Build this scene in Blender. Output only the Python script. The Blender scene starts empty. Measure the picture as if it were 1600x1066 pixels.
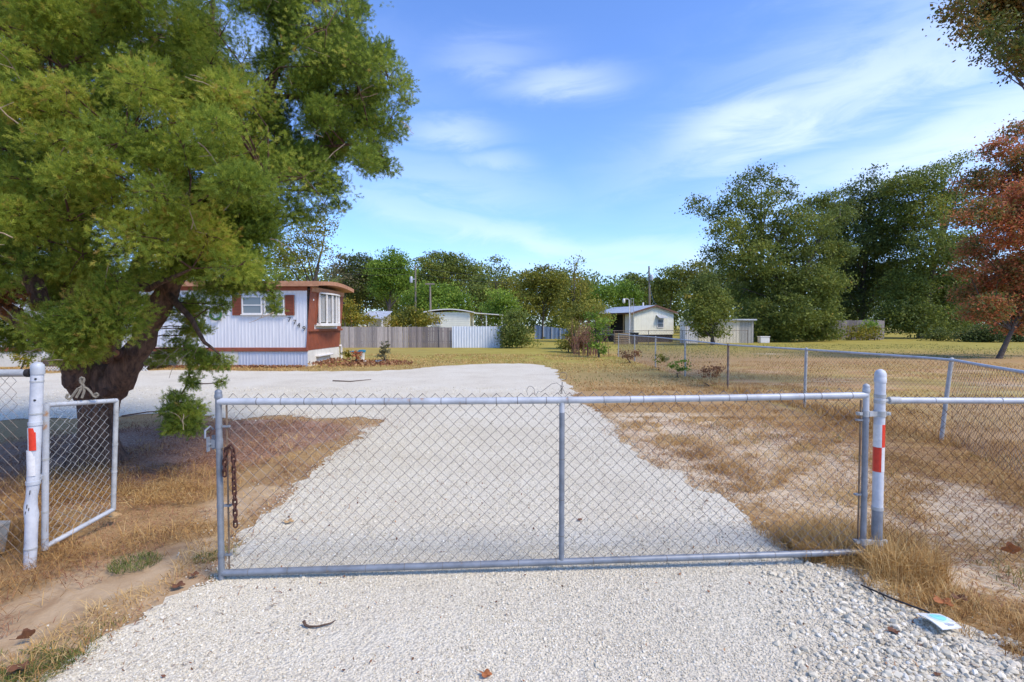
import bpy, math, random
import numpy as np
from mathutils import Vector, Matrix, geometry

random.seed(7)
RNG = np.random.default_rng(11)
SC = bpy.context.scene
COL = SC.collection
H, F = 1.7, 800.0
TH = math.atan(25 / 800)
CT, ST = math.cos(TH), math.sin(TH)


# ------------------------------------------------------------------ helpers
def ray(px, py):
    a, b = (px - 800) / F, (533 - py) / F
    return Vector((a, CT + b * ST, -ST + b * CT))


def P(px, py, Y):                      # world point seen at px,py at distance Y
    r = ray(px, py)
    t = Y / r.y
    return Vector((r.x * t, Y, H + r.z * t))


def G(px, py):                         # ground point
    r = ray(px, py)
    t = -H / r.z
    return Vector((r.x * t, r.y * t, 0))


def tag(o, label=None, cat=None, group=None, kind=None):
    if label: o['label'] = label
    if cat: o['category'] = cat
    if group: o['group'] = group
    if kind: o['kind'] = kind
    return o


def thing(name, loc, label, cat, group=None, rz=0.0):
    o = bpy.data.objects.new(name, None)
    o.empty_display_size = .1
    COL.objects.link(o)
    o.location = loc
    o.rotation_euler = (0, 0, rz)
    return tag(o, label, cat, group)


def world_loc(o):
    v = Vector((0, 0, 0))
    while o is not None:
        v += o.location
        o = o.parent
    return v


class MB:
    def __init__(s):
        s.v, s.f = [], []

    def add(s, vs, fs):
        n = len(s.v)
        s.v += [tuple(v) for v in vs]
        s.f += [tuple(i + n for i in f) for f in fs]

    def box(s, x0, x1, y0, y1, z0, z1):
        s.add([(x0, y0, z0), (x1, y0, z0), (x1, y1, z0), (x0, y1, z0), (x0, y0, z1), (x1, y0, z1), (x1, y1, z1), (x0, y1, z1)],
              [(0, 3, 2, 1), (4, 5, 6, 7), (0, 1, 5, 4), (1, 2, 6, 5), (2, 3, 7, 6), (3, 0, 4, 7)])
        return s

    def bbox(s, x0, x1, y0, y1, z0, z1, b=.01):   # box with chamfered vertical and horizontal edges
        q = []
        for z, i in ((z0, b), (z0 + b, 0), (z1 - b, 0), (z1, b)):
            q += [(x0 + b + i * .0, y0 + i, z), (x1 - b, y0 + i, z), (x1 - i, y0 + b, z), (x1 - i, y1 - b, z),
                  (x1 - b, y1 - i, z), (x0 + b, y1 - i, z), (x0 + i, y1 - b, z), (x0 + i, y0 + b, z)]
        f = [tuple(range(7, -1, -1)), tuple(range(24, 32))]
        for k in range(3):
            for j in range(8):
                f.append((k * 8 + j, k * 8 + (j + 1) % 8, k * 8 + 8 + (j + 1) % 8, k * 8 + 8 + j))
        s.add(q, f)
        return s

    def bar(s, a, b, w, h, up=(0, 0, 1)):
        a, b = Vector(a), Vector(b)
        d = (b - a).normalized()
        u = Vector(up)
        r = d.cross(u)
        if r.length < 1e-4: r = d.cross(Vector((1, 0, 0)))
        r.normalize()
        u = r.cross(d)
        q = []
        for p in (a, b):
            for i, j in ((-1, -1), (1, -1), (1, 1), (-1, 1)):
                q.append(p + r * (i * w / 2) + u * (j * h / 2))
        s.add(q, [(0, 3, 2, 1), (4, 5, 6, 7), (0, 1, 5, 4), (1, 2, 6, 5), (2, 3, 7, 6), (3, 0, 4, 7)])
        return s

    def tube(s, pts, rad, n=10, cap=True, jit=0.0, closed=False):
        pts = [Vector(p) for p in pts]
        if not hasattr(rad, '__len__'): rad = [rad] * len(pts)
        q, f = [], []
        m = len(pts)
        prev = None
        for k, p in enumerate(pts):
            if closed:
                d = (pts[(k + 1) % m] - pts[k - 1]).normalized()
            else:
                d = (pts[min(k + 1, m - 1)] - pts[max(k - 1, 0)]).normalized()
            if prev is None:
                r = d.cross(Vector((0, 0, 1)))
                if r.length < .05: r = d.cross(Vector((0, 1, 0)))
            else:
                r = prev - d * prev.dot(d)
            r.normalize()
            prev = r
            u = d.cross(r)
            for j in range(n):
                a = 2 * math.pi * j / n
                rr = rad[k] * (1 + (random.random() - .5) * jit)
                q.append(p + r * (math.cos(a) * rr) + u * (math.sin(a) * rr))
        last = m if closed else m - 1
        for k in range(last):
            k2 = (k + 1) % m
            for j in range(n):
                f.append((k * n + j, k * n + (j + 1) % n, k2 * n + (j + 1) % n, k2 * n + j))
        if cap and not closed:
            f.append(tuple(range(n - 1, -1, -1)))
            f.append(tuple(range((m - 1) * n, m * n)))
        s.add(q, f)
        return s

    def lathe(s, c, prof, n=18):
        c = Vector(c)
        q, f = [], []
        for r, z in prof:
            for j in range(n):
                a = 2 * math.pi * j / n
                q.append(c + Vector((r * math.cos(a), r * math.sin(a), z)))
        for k in range(len(prof) - 1):
            for j in range(n):
                f.append((k * n + j, k * n + (j + 1) % n, k * n + n + (j + 1) % n, k * n + n + j))
        f.append(tuple(range(n - 1, -1, -1)))
        f.append(tuple(range((len(prof) - 1) * n, len(prof) * n)))
        s.add(q, f)
        return s

    def prism(s, poly, axis_vec):       # poly: list of 3D points, extruded
        n = len(poly)
        q = [Vector(p) for p in poly] + [Vector(p) + Vector(axis_vec) for p in poly]
        f = [tuple(range(n - 1, -1, -1)), tuple(range(n, 2 * n))]
        for j in range(n):
            f.append((j, (j + 1) % n, n + (j + 1) % n, n + j))
        s.add(q, f)
        return s

    def build(s, name, mat, parent=None, local=False, smooth=None):
        off = Vector((0, 0, 0))
        if parent is not None and not local: off = world_loc(parent)
        me = bpy.data.meshes.new(name)
        me.from_pydata([(v[0] - off.x, v[1] - off.y, v[2] - off.z) for v in s.v], [], s.f)
        me.materials.append(mat)
        if smooth is not None:
            me.polygons.foreach_set('use_smooth', [True] * len(me.polygons))
            me.set_sharp_from_angle(angle=math.radians(smooth))
        me.update()
        o = bpy.data.objects.new(name, me)
        COL.objects.link(o)
        o.parent = parent
        return o


def np_obj(name, V, T, mat, parent=None, attrs=None, k=4, smooth=False):
    """V (n,3), T (m,k) faces of k corners, attrs dict of point floats"""
    V = np.asarray(V, dtype=np.float32)
    T = np.asarray(T, dtype=np.int32)
    if parent is not None:
        V = V - np.array(world_loc(parent), dtype=np.float32)
    me = bpy.data.meshes.new(name)
    me.vertices.add(len(V))
    me.vertices.foreach_set('co', V.ravel())
    me.loops.add(T.size)
    me.loops.foreach_set('vertex_index', T.ravel())
    me.polygons.add(len(T))
    me.polygons.foreach_set('loop_start', np.arange(0, T.size, k, dtype=np.int32))
    me.polygons.foreach_set('loop_total', np.full(len(T), k, dtype=np.int32))
    me.polygons.foreach_set('use_smooth', np.full(len(T), smooth, dtype=bool))
    for an, av in (attrs or {}).items():
        a = me.attributes.new(an, 'FLOAT', 'POINT')
        a.data.foreach_set('value', np.asarray(av, dtype=np.float32))
    me.materials.append(mat)
    me.update(calc_edges=True)
    o = bpy.data.objects.new(name, me)
    COL.objects.link(o)
    o.parent = parent
    return o


# numpy value noise
_PERM = np.random.default_rng(3).random((256, 256))


def vnoise(x, y):
    xi, yi = np.floor(x).astype(int), np.floor(y).astype(int)
    fx, fy = x - xi, y - yi
    fx, fy = fx * fx * (3 - 2 * fx), fy * fy * (3 - 2 * fy)
    g = lambda a, b: _PERM[a % 256, b % 256]
    return (g(xi, yi) * (1 - fx) + g(xi + 1, yi) * fx) * (1 - fy) + (g(xi, yi + 1) * (1 - fx) + g(xi + 1, yi + 1) * fx) * fy


def fbm(x, y, o=4):
    v, a, t = 0, .5, 0
    for i in range(o):
        v = v + a * vnoise(x * 2 ** i + 17.3 * i, y * 2 ** i + 5.1 * i)
        t += a
        a *= .5
    return v / t


def in_poly(px, py, poly):
    px, py = np.asarray(px), np.asarray(py)
    ins = np.zeros(px.shape, bool)
    n = len(poly)
    for i in range(n):
        x0, y0 = poly[i][0], poly[i][1]
        x1, y1 = poly[(i + 1) % n][0], poly[(i + 1) % n][1]
        c = ((y0 > py) != (y1 > py)) & (px < (x1 - x0) * (py - y0) / (y1 - y0 + 1e-12) + x0)
        ins ^= c
    return ins


def poly_dist(px, py, poly):
    px, py = np.asarray(px, float), np.asarray(py, float)
    d = np.full(px.shape, 1e9)
    n = len(poly)
    for i in range(n):
        ax, ay = poly[i][0], poly[i][1]
        bx, by = poly[(i + 1) % n][0], poly[(i + 1) % n][1]
        vx, vy = bx - ax, by - ay
        t = np.clip(((px - ax) * vx + (py - ay) * vy) / (vx * vx + vy * vy + 1e-12), 0, 1)
        d = np.minimum(d, np.hypot(px - ax - t * vx, py - ay - t * vy))
    return np.where(in_poly(px, py, poly), -d, d)


# ------------------------------------------------------------------ materials
def newmat(name):
    m = bpy.data.materials.new(name)
    m.use_nodes = True
    nt = m.node_tree
    return m, nt, nt.nodes['Principled BSDF']


def N(nt, t, **kw):
    n = nt.nodes.new(t)
    for k, v in kw.items():
        if k.startswith('i_'):
            key = k[2:]
            n.inputs[int(key) if key.isdigit() else key].default_value = v
        else:
            setattr(n, k, v)
    return n


def ramp(nt, stops, fac):
    r = nt.nodes.new('ShaderNodeValToRGB')
    e = r.color_ramp.elements
    while len(e) > 1: e.remove(e[-1])
    e[0].position, e[0].color = stops[0][0], (*stops[0][1], 1)
    for p, c in stops[1:]:
        q = e.new(p)
        q.color = (*c, 1)
    nt.links.new(fac, r.inputs[0])
    return r.outputs[0]


def mixc(nt, fac, a, b):
    m = nt.nodes.new('ShaderNodeMix')
    m.data_type = 'RGBA'
    for s, v in ((0, fac), (6, a), (7, b)):
        if hasattr(v, 'links'): nt.links.new(v, m.inputs[s])
        elif s == 0: m.inputs[0].default_value = v
        else: m.inputs[s].default_value = (*v, 1)
    return m.outputs[2]


def noise(nt, scale, detail=5, rough=.6, stretch=None, rot=None, dist=0):
    tc = N(nt, 'ShaderNodeTexCoord')
    out = tc.outputs['Object']
    if stretch or rot:
        mp = N(nt, 'ShaderNodeMapping')
        if stretch: mp.inputs['Scale'].default_value = stretch
        if rot: mp.inputs['Rotation'].default_value = rot
        nt.links.new(out, mp.inputs[0])
        out = mp.outputs[0]
    n = N(nt, 'ShaderNodeTexNoise')
    n.inputs['Scale'].default_value = scale
    n.inputs['Detail'].default_value = detail
    n.inputs['Roughness'].default_value = rough
    n.inputs['Distortion'].default_value = dist
    nt.links.new(out, n.inputs['Vector'])
    return n.outputs[0]


def bump(nt, b, h, strength, dist=.01):
    n = N(nt, 'ShaderNodeBump')
    n.inputs['Strength'].default_value = strength
    n.inputs['Distance'].default_value = dist
    nt.links.new(h, n.inputs['Height'])
    nt.links.new(n.outputs[0], b.inputs['Normal'])


def pm(name, c1, c2=None, scale=8, rough=.6, metal=0, bmp=.15, bd=.005, stretch=None, lo=.35, hi=.65, c3=None, spec=.4, fine=None):
    """procedural two/three tone weathered surface"""
    m, nt, b = newmat(name)
    c2 = c2 or tuple(x * .8 for x in c1)
    n = noise(nt, scale, 7, .65, stretch)
    st = [(lo, c2), (hi, c1)]
    if c3: st = [(lo - .08, c3), (lo, c2), (hi, c1)]
    col = ramp(nt, st, n)
    nt.links.new(col, b.inputs['Base Color'])
    b.inputs['Roughness'].default_value = rough
    b.inputs['Metallic'].default_value = metal
    b.inputs['Specular IOR Level'].default_value = spec
    if bmp:
        bump(nt, b, noise(nt, fine or scale * 6, 5, .7, stretch), bmp, bd)
    return m


def leafmat(name, stops, trans=.35, rough=.55, spec=.25):
    m, nt, b = newmat(name)
    at = N(nt, 'ShaderNodeAttribute', attribute_name='tint')
    col = ramp(nt, stops, at.outputs['Fac'])
    nt.links.new(col, b.inputs['Base Color'])
    b.inputs['Roughness'].default_value = rough
    b.inputs['Specular IOR Level'].default_value = spec
    tr = N(nt, 'ShaderNodeBsdfTranslucent')
    nt.links.new(col, tr.inputs['Color'])
    mx = N(nt, 'ShaderNodeMixShader')
    mx.inputs[0].default_value = trans
    nt.links.new(b.outputs[0], mx.inputs[1])
    nt.links.new(tr.outputs[0], mx.inputs[2])
    nt.links.new(mx.outputs[0], nt.nodes['Material Output'].inputs['Surface'])
    return m


M = {}
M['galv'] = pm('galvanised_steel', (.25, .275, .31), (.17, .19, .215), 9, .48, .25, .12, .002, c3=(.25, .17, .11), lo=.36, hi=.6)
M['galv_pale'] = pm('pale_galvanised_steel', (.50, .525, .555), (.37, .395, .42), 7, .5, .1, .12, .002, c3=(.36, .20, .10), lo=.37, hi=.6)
M['galv_worn'] = pm('worn_grey_steel', (.46, .47, .46), (.33, .34, .33), 14, .6, .1, .3, .003, c3=(.22, .18, .13), lo=.38, hi=.6)
M['white_paint'] = pm('white_paint_on_steel', (.58, .60, .63), (.44, .465, .50), 9, .55, 0, .25, .003, c3=(.27, .24, .20), lo=.36, hi=.58)
M['wire'] = pm('grey_wire', (.22, .21, .20), (.13, .11, .095), 12, .55, .3, 0)
M['wire_rust'] = pm('rusty_wire', (.16, .085, .045), (.09, .05, .03), 8, .75, .1, 0)
M['wire_mix'] = pm('half_rusty_wire', (.27, .25, .22), (.15, .09, .06), 5, .7, .15, 0)
M['rust'] = pm('rusted_iron', (.11, .045, .03), (.055, .025, .022), 40, .85, .2, .5, .002)
M['rust_bar'] = pm('rust_stained_bar', (.26, .20, .14), (.16, .09, .05), 20, .7, .2, .3, .002)
M['tape_red'] = pm('red_reflective_tape', (.72, .055, .028), (.60, .04, .02), 30, .35, 0, .08, .001)
M['tape_white'] = pm('white_reflective_tape', (.74, .74, .72), (.62, .61, .59), 30, .35, 0, .08, .001)
M['wood'] = pm('weathered_grey_boards', (.34, .30, .28), (.20, .17, .16), 5, .85, 0, .4, .01, stretch=(6, 6, .6))
M['wood_dark'] = pm('dark_weathered_boards', (.21, .18, .17), (.12, .10, .10), 5, .85, 0, .4, .01, stretch=(6, 6, .6))
M['metal_white'] = pm('white_metal_sheet', (.74, .77, .80), (.60, .64, .68), 3, .5, 0, .1, .003, stretch=(3, 3, .5))
M['siding'] = pm('white_siding_with_blue_cast', (.70, .70, .71), (.61, .615, .64), 2.5, .5, 0, .06, .003, stretch=(3, 3, .4))
M['skirt_blue'] = pm('bluish_metal_skirting', (.46, .50, .60), (.57, .59, .64), 3, .5, .1, .1, .003, stretch=(3, 3, .5))
M['cream'] = pm('cream_painted_skirting', (.72, .69, .60), (.58, .55, .47), 3, .6, 0, .1, .004)
M['brown'] = pm('reddish_brown_paint', (.30, .085, .042), (.22, .065, .035), 4, .6, 0, .12, .004)
M['brown_light'] = pm('orange_brown_fascia', (.48, .24, .13), (.36, .17, .09), 5, .6, 0, .12, .004)  # lighter orange-brown for the roof, fascia and end frieze
M['trim'] = pm('white_window_trim', (.76, .74, .70), (.66, .64, .60), 8, .45, 0, .06, .002)
M['curtain'] = pm('pale_curtain', (.48, .48, .47), (.32, .33, .34), 6, .9, 0, .2, .01, stretch=(6, 6, .3))
M['black'] = pm('black_plastic', (.035, .036, .04), (.02, .02, .022), 12, .45, 0, .1, .002)
M['dark'] = pm('shade_and_dark_marks', (.035, .03, .03), (.02, .018, .018), 4, .9)  # near-black: painted porch and underfloor shade, also scratches and a rail end
M['concrete'] = pm('pale_concrete', (.40, .39, .35), (.27, .26, .23), 10, .9, 0, .4, .004)
M['cream_siding'] = pm('cream_siding', (.78, .77, .64), (.68, .67, .55), 2, .6, 0, .1, .004)
M['roof_metal'] = pm('grey_metal_roof', (.50, .53, .56), (.36, .38, .40), 2, .45, .2, .1, .004)
M['roof_brown'] = pm('brown_roof_edge', (.15, .075, .045), (.10, .05, .03), 4, .7)
M['shed_cream'] = pm('faded_cream_sheet', (.66, .61, .48), (.52, .47, .37), 3, .7, 0, .1, .004, stretch=(2, 2, .6))
M['deck'] = pm('brown_deck_board', (.14, .10, .085), (.09, .065, .055), 5, .85, 0, .3, .006, stretch=(1, 6, 6))
M['bark'] = pm('dark_shaggy_bark', (.27, .155, .10), (.075, .048, .038), 7, .95, 0, 1.0, .04, stretch=(3, 3, .7), fine=16)
M['bark_red'] = pm('reddish_branch_bark', (.15, .075, .05), (.07, .038, .028), 10, .9, 0, .8, .015, stretch=(3, 3, .8))
M['bark_far'] = pm('grey_brown_bark', (.13, .105, .085), (.07, .055, .045), 4, .95, 0, .6, .03)
M['heartwood'] = pm('cut_heartwood', (.42, .17, .085), (.30, .12, .06), 12, .8)
M['pole'] = pm('utility_pole_wood', (.25, .21, .17), (.17, .14, .11), 5, .9, stretch=(4, 4, .5))
M['teal'] = pm('teal_glazed_bowl', (.03, .22, .36), (.02, .15, .26), 6, .35)
M['blue_sheet'] = pm('blue_privacy_sheet', (.16, .24, .38), (.10, .16, .27), 3, .7, stretch=(5, 5, .5))
M['sign'] = pm('white_sign_board', (.80, .82, .83), (.74, .77, .79), 10, .35, 0, .03, .001)
M['sign_teal'] = pm('teal_sign_ink', (.22, .70, .66), (.30, .74, .70), 30, .4, 0, 0)
M['sign_grey'] = pm('grey_sign_ink', (.42, .46, .52), (.50, .54, .58), 60, .4, 0, 0)
M['sign_sky'] = pm('pale_blue_sign_ink', (.55, .76, .82), (.62, .80, .85), 30, .4, 0, 0)
M['orange_leaf'] = pm('dry_orange_leaf', (.42, .15, .04), (.27, .09, .03), 40, .7)
M['brown_leaf'] = pm('dry_brown_leaf', (.17, .07, .03), (.10, .04, .02), 40, .7)
M['tan_leaf'] = pm('dry_tan_leaf', (.48, .33, .16), (.36, .22, .10), 40, .7)
M['twig'] = pm('dead_twig_bark', (.12, .075, .05), (.06, .038, .028), 30, .9)
M['rock'] = pm('white_garden_rock', (.62, .60, .54), (.45, .43, .38), 12, .9)
M['tan_wood'] = pm('tan_pallet_wood', (.44, .32, .17), (.33, .23, .12), 6, .8, stretch=(1, 5, 5))
M['ivory_scroll'] = pm('weathered_ivory_iron', (.25, .225, .18), (.16, .145, .115), 25, .7, 0, .3, .002)
M['wreath'] = pm('green_ring_foliage', (.05, .16, .06), (.03, .10, .04), 30, .8)

def boardmat(name, c1, c2):
    m, nt, b = newmat(name)
    n = noise(nt, 5, 7, .7, (7, 7, .5))
    col = ramp(nt, [(.35, c2), (.65, c1)], n)
    ge = N(nt, 'ShaderNodeNewGeometry')
    tone = ramp(nt, [(0, (.55, .54, .55)), (.5, (.85, .84, .82)), (1, (1.15, 1.12, 1.08))], ge.outputs['Random Per Island'])
    mu = N(nt, 'ShaderNodeMix', data_type='RGBA', blend_type='MULTIPLY')
    mu.inputs[0].default_value = 1
    nt.links.new(col, mu.inputs[6])
    nt.links.new(tone, mu.inputs[7])
    nt.links.new(mu.outputs[2], b.inputs['Base Color'])
    b.inputs['Roughness'].default_value = .9
    bump(nt, b, noise(nt, 20, 5, .7, (7, 7, .6)), .4, .01)
    return m


M['wood'] = boardmat('weathered_grey_fence_boards', (.50, .45, .41), (.36, .31, .28))
M['wood_dark'] = boardmat('dark_weathered_fence_boards', (.33, .285, .265), (.21, .18, .17))

# glass
m, nt, b = newmat('window_glass')
b.inputs['Base Color'].default_value = (.16, .19, .21, 1)
b.inputs['Roughness'].default_value = .08
b.inputs['Specular IOR Level'].default_value = .8
bump(nt, b, noise(nt, 1.5, 2), .05, .01)
M['glass'] = m

# foliage
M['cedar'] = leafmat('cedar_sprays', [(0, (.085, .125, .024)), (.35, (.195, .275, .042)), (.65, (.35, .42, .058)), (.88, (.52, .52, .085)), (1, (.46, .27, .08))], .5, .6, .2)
M['cedar_dead'] = leafmat('dead_cedar_sprays', [(0, (.12, .045, .02)), (1, (.34, .15, .06))], .3)
LEAF = {
    'oak': [(0, (0.077, 0.111, 0.026)), (.5, (0.177, 0.217, 0.044)), (.9, (0.334, 0.361, 0.064)), (1, (0.459, 0.333, 0.073))],
    'dark': [(0, (0.047, 0.069, 0.021)), (.5, (0.105, 0.138, 0.035)), (1, (0.231, 0.252, 0.056))],
    'bright': [(0, (0.087, 0.156, 0.022)), (.5, (0.192, 0.299, 0.036)), (1, (0.351, 0.443, 0.060))],
    'olive': [(0, (0.114, 0.130, 0.022)), (.5, (0.267, 0.265, 0.040)), (.9, (0.432, 0.381, 0.062)), (1, (0.507, 0.291, 0.062))],
    'yellow': [(0, (0.111, 0.130, 0.019)), (.5, (0.303, 0.268, 0.031)), (.85, (0.485, 0.351, 0.043)), (1, (0.566, 0.240, 0.043))],
    'red': [(0, (.11, .15, .04)), (.26, (.20, .20, .055)), (.40, (.38, .19, .06)), (.62, (.56, .165, .08)), (.85, (.62, .26, .11)), (1, (.34, .30, .08))],
    'grey': [(0, (0.108, 0.108, 0.053)), (.5, (0.204, 0.194, 0.098)), (1, (0.343, 0.280, 0.140))],
    'brush': [(0, (0.163, 0.081, 0.043)), (.5, (0.308, 0.163, 0.081)), (1, (0.439, 0.293, 0.130))],
    'rust': [(0, (0.066, 0.092, 0.022)), (.4, (0.125, 0.153, 0.031)), (.7, (0.220, 0.134, 0.039)), (1, (0.293, 0.174, 0.047))],
}
for k_, st_ in LEAF.items():
    M['leaf_' + k_] = leafmat('foliage_' + k_, st_, .38)
M['straw'] = leafmat('dry_straw', [(0, (.20, .10, .04)), (.35, (.40, .222, .075)), (.7, (.57, .36, .13)), (1, (.70, .52, .24))], .25, .7)
M['green_blade'] = leafmat('green_blades', [(0, (.06, .09, .02)), (.6, (.15, .19, .04)), (1, (.27, .26, .08))], .3, .6)
M['needles'] = leafmat('fallen_needles', [(0, (.13, .055, .034)), (.5, (.30, .145, .078)), (1, (.54, .33, .17))], .15, .8)
M['leafbed'] = leafmat('red_leaf_mulch', [(0, (.14, .055, .03)), (.5, (.30, .12, .06)), (1, (.46, .30, .14))], .2, .8)
M['pebble'] = leafmat('crushed_limestone', [(0, (.36, .32, .245)), (.3, (.57, .52, .40)), (.8, (.68, .628, .50)), (1, (.77, .735, .63))], 0, .85, .2)

# ------------------------------------------------------------------ camera, light, sky
cam = bpy.data.cameras.new('camera')
cam.sensor_width = 36
cam.lens = 18
cam.clip_end = 5000
co = bpy.data.objects.new('camera', cam)
COL.objects.link(co)
co.location = (0, 0, H)
co.rotation_euler = (math.pi / 2 - TH, 0, 0)
SC.camera = co

SUN_EL, SUN_AZ = math.radians(50), math.radians(122)     # azimuth clockwise from +Y: behind the camera, to its right
ld = bpy.data.lights.new('sun', 'SUN')
ld.energy = 2.3
ld.angle = math.radians(18)
ld.color = (1, .865, .68)
lo = bpy.data.objects.new('sun', ld)
COL.objects.link(lo)
sd = Vector((math.cos(SUN_EL) * math.sin(SUN_AZ), math.cos(SUN_EL) * math.cos(SUN_AZ), math.sin(SUN_EL)))
lo.rotation_euler = sd.to_track_quat('Z', 'Y').to_euler()
lo.location = (20, -20, 30)

w = bpy.data.worlds.new('World')
SC.world = w
w.use_nodes = True
nt = w.node_tree
bg = nt.nodes['Background']
sky = N(nt, 'ShaderNodeTexSky', sky_type='NISHITA')
sky.sun_disc = False
sky.sun_elevation = SUN_EL
sky.sun_rotation = SUN_AZ
sky.air_density = 1.0
sky.dust_density = .6
sky.ozone_density = 2.6
bg.inputs['Strength'].default_value = .15
tc = N(nt, 'ShaderNodeTexCoord')
dirv = tc.outputs['Generated']


def mth(op, a, b=None, c=None):
    n = N(nt, 'ShaderNodeMath', operation=op)
    for i, v in enumerate((a, b, c)):
        if v is None: continue
        if hasattr(v, 'links'): nt.links.new(v, n.inputs[i])
        else: n.inputs[i].default_value = v
    return n.outputs[0]


def dot(v):
    n = N(nt, 'ShaderNodeVectorMath', operation='DOT_PRODUCT')
    nt.links.new(dirv, n.inputs[0])
    n.inputs[1].default_value = v
    return n.outputs['Value']


nz = N(nt, 'ShaderNodeTexNoise')
mp = N(nt, 'ShaderNodeMapping')
mp.inputs['Scale'].default_value = (1.6, 1.6, 6)
nt.links.new(dirv, mp.inputs[0])
nt.links.new(mp.outputs[0], nz.inputs['Vector'])
nz.inputs['Scale'].default_value = 3.2
nz.inputs['Detail'].default_value = 10
nz.inputs['Roughness'].default_value = .62
nz.inputs['Distortion'].default_value = .8
nf = nz.outputs[0]
cloud = None
# wisps of cirrus: centre direction, half length, half height, tilt, opacity
for px_, py_, a_, b_, tilt, op in [(880, 130, .10, .022, 0, .42), (705, 207, .085, .026, 2, .36), (770, 253, .07, .018, -4, .30),
                                   (760, 92, .10, .030, 3, .22), (1165, 185, .13, .040, 14, .62), (1330, 135, .30, .060, 12, .52),
                                   (1460, 60, .32, .10, 15, .30), (1500, 205, .26, .045, 15, .60), (1330, 245, .24, .03, 10, .34),
                                   (1600, 170, .25, .07, 15, .40), (640, 330, .20, .035, -14, .26), (830, 375, .28, .028, -14, .38), (1040, 395, .30, .03, -4, .36),
                                   (700, 280, .22, .04, -6, .22), (950, 420, .6, .03, 0, .25), (300, 60, .3, .06, 5, .2)]:
    c_ = ray(px_, py_).normalized()
    e1 = Vector((0, 0, 1)).cross(c_).normalized() * -1
    e2 = e1.cross(c_) * -1
    if e2.z < 0: e2 = -e2
    if e1.x < 0: e1 = -e1
    t_ = math.radians(tilt)
    f1 = e1 * math.cos(t_) + e2 * math.sin(t_)
    f2 = e2 * math.cos(t_) - e1 * math.sin(t_)
    u = mth('MULTIPLY', dot(f1), 1 / a_)
    v = mth('ADD', mth('MULTIPLY', dot(f2), 1 / b_), mth('MULTIPLY_ADD', nf, 3.0, -1.5))
    r2 = mth('ADD', mth('MULTIPLY', u, u), mth('MULTIPLY', v, v))
    g = mth('EXPONENT', mth('MULTIPLY', r2, -1.0))
    g = mth('MULTIPLY', g, mth('GREATER_THAN', dot(c_), .2))
    g = mth('MULTIPLY', mth('MULTIPLY', g, op), mth('MULTIPLY_ADD', nf, 1.2, .45))
    cloud = g if cloud is None else mth('MAXIMUM', cloud, g)
cloud = mth('MINIMUM', cloud, .9)
tint = N(nt, 'ShaderNodeMix', data_type='RGBA', blend_type='MULTIPLY')
tint.inputs[0].default_value = 1
nt.links.new(sky.outputs[0], tint.inputs[6])
tint.inputs[7].default_value = (.68, .85, 1.19, 1)
cm = N(nt, 'ShaderNodeMix', data_type='RGBA')
nt.links.new(cloud, cm.inputs[0])
nt.links.new(tint.outputs[2], cm.inputs[6])
cm.inputs[7].default_value = (4.2, 4.8, 5.7, 1)
nt.links.new(cm.outputs[2], bg.inputs['Color'])

SC.view_settings.view_transform = 'Standard'
SC.view_settings.look = 'None'
SC.view_settings.exposure = .76
SC.view_settings.gamma = 1
SC.render.engine = 'CYCLES'
SC.cycles.max_bounces = 5
SC.cycles.diffuse_bounces = 3
SC.cycles.transmission_bounces = 3
SC.cycles.use_denoising = True

# ------------------------------------------------------------------ ground and driveway
left_edge = [(40, 1100), (60, 1062), (120, 1030), (170, 990), (222, 955), (270, 938), (305, 922), (345, 908), (352, 880), (372, 842), (400, 812), (432, 790), (470, 752), (520, 712), (552, 690), (580, 668), (600, 655)]
lot_low = [(560, 652), (500, 655), (440, 648), (380, 655), (320, 652), (260, 645), (200, 650), (120, 652), (40, 655), (-120, 660)]
lot_top = [(-150, 590), (0, 586), (120, 582), (200, 579), (300, 578), (400, 580), (500, 580), (580, 580), (640, 577), (690, 572), (750, 569), (810, 568), (845, 570), (868, 578), (872, 590), (890, 602)]
right_edge = [(905, 622), (930, 642), (962, 660), (968, 684), (990, 698), (1015, 722), (1062, 738), (1085, 758), (1130, 772), (1150, 795), (1172, 812), (1200, 838), (1250, 872), (1300, 884), (1340, 888), (1372, 920), (1420, 945), (1470, 965), (1510, 988), (1570, 1015), (1640, 1050), (1700, 1100)]
DR = [G(*p) for p in left_edge + lot_low + lot_top + right_edge]
DR = [(p.x, p.y) for p in DR] + [(5.0, .5), (-5.0, .5)]
# finer, ragged outline
fine = []
for i in range(len(DR)):
    a, b_ = Vector(DR[i]), Vector(DR[(i + 1) % len(DR)])
    d = b_ - a
    n_ = max(1, int(d.length / .05 / max(1, min(6, a.y / 4))))
    nn = Vector((-d.y, d.x)).normalized() if d.length > 0 else Vector((0, 0))
    for k in range(n_):
        p = a + d * (k / n_)
        j = (fbm(np.array([p.x * 5.1]), np.array([p.y * 5.1]), 5)[0] - .5) * min(.6, .26 + .03 * p.y)
        p = p + nn * j
        fine.append((p.x, p.y))
def gauss(x, y, px, py, sx, sy=None):
    c = G(px, py)
    return np.exp(-((x - c.x) / sx) ** 2 - ((y - c.y) / (sy or sx)) ** 2)


DRF = fine


def axis(lims):
    out = []
    for a, b, s in lims:
        out += list(np.arange(a, b - 1e-6, s))
    return np.array(out + [lims[-1][1]])


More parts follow.
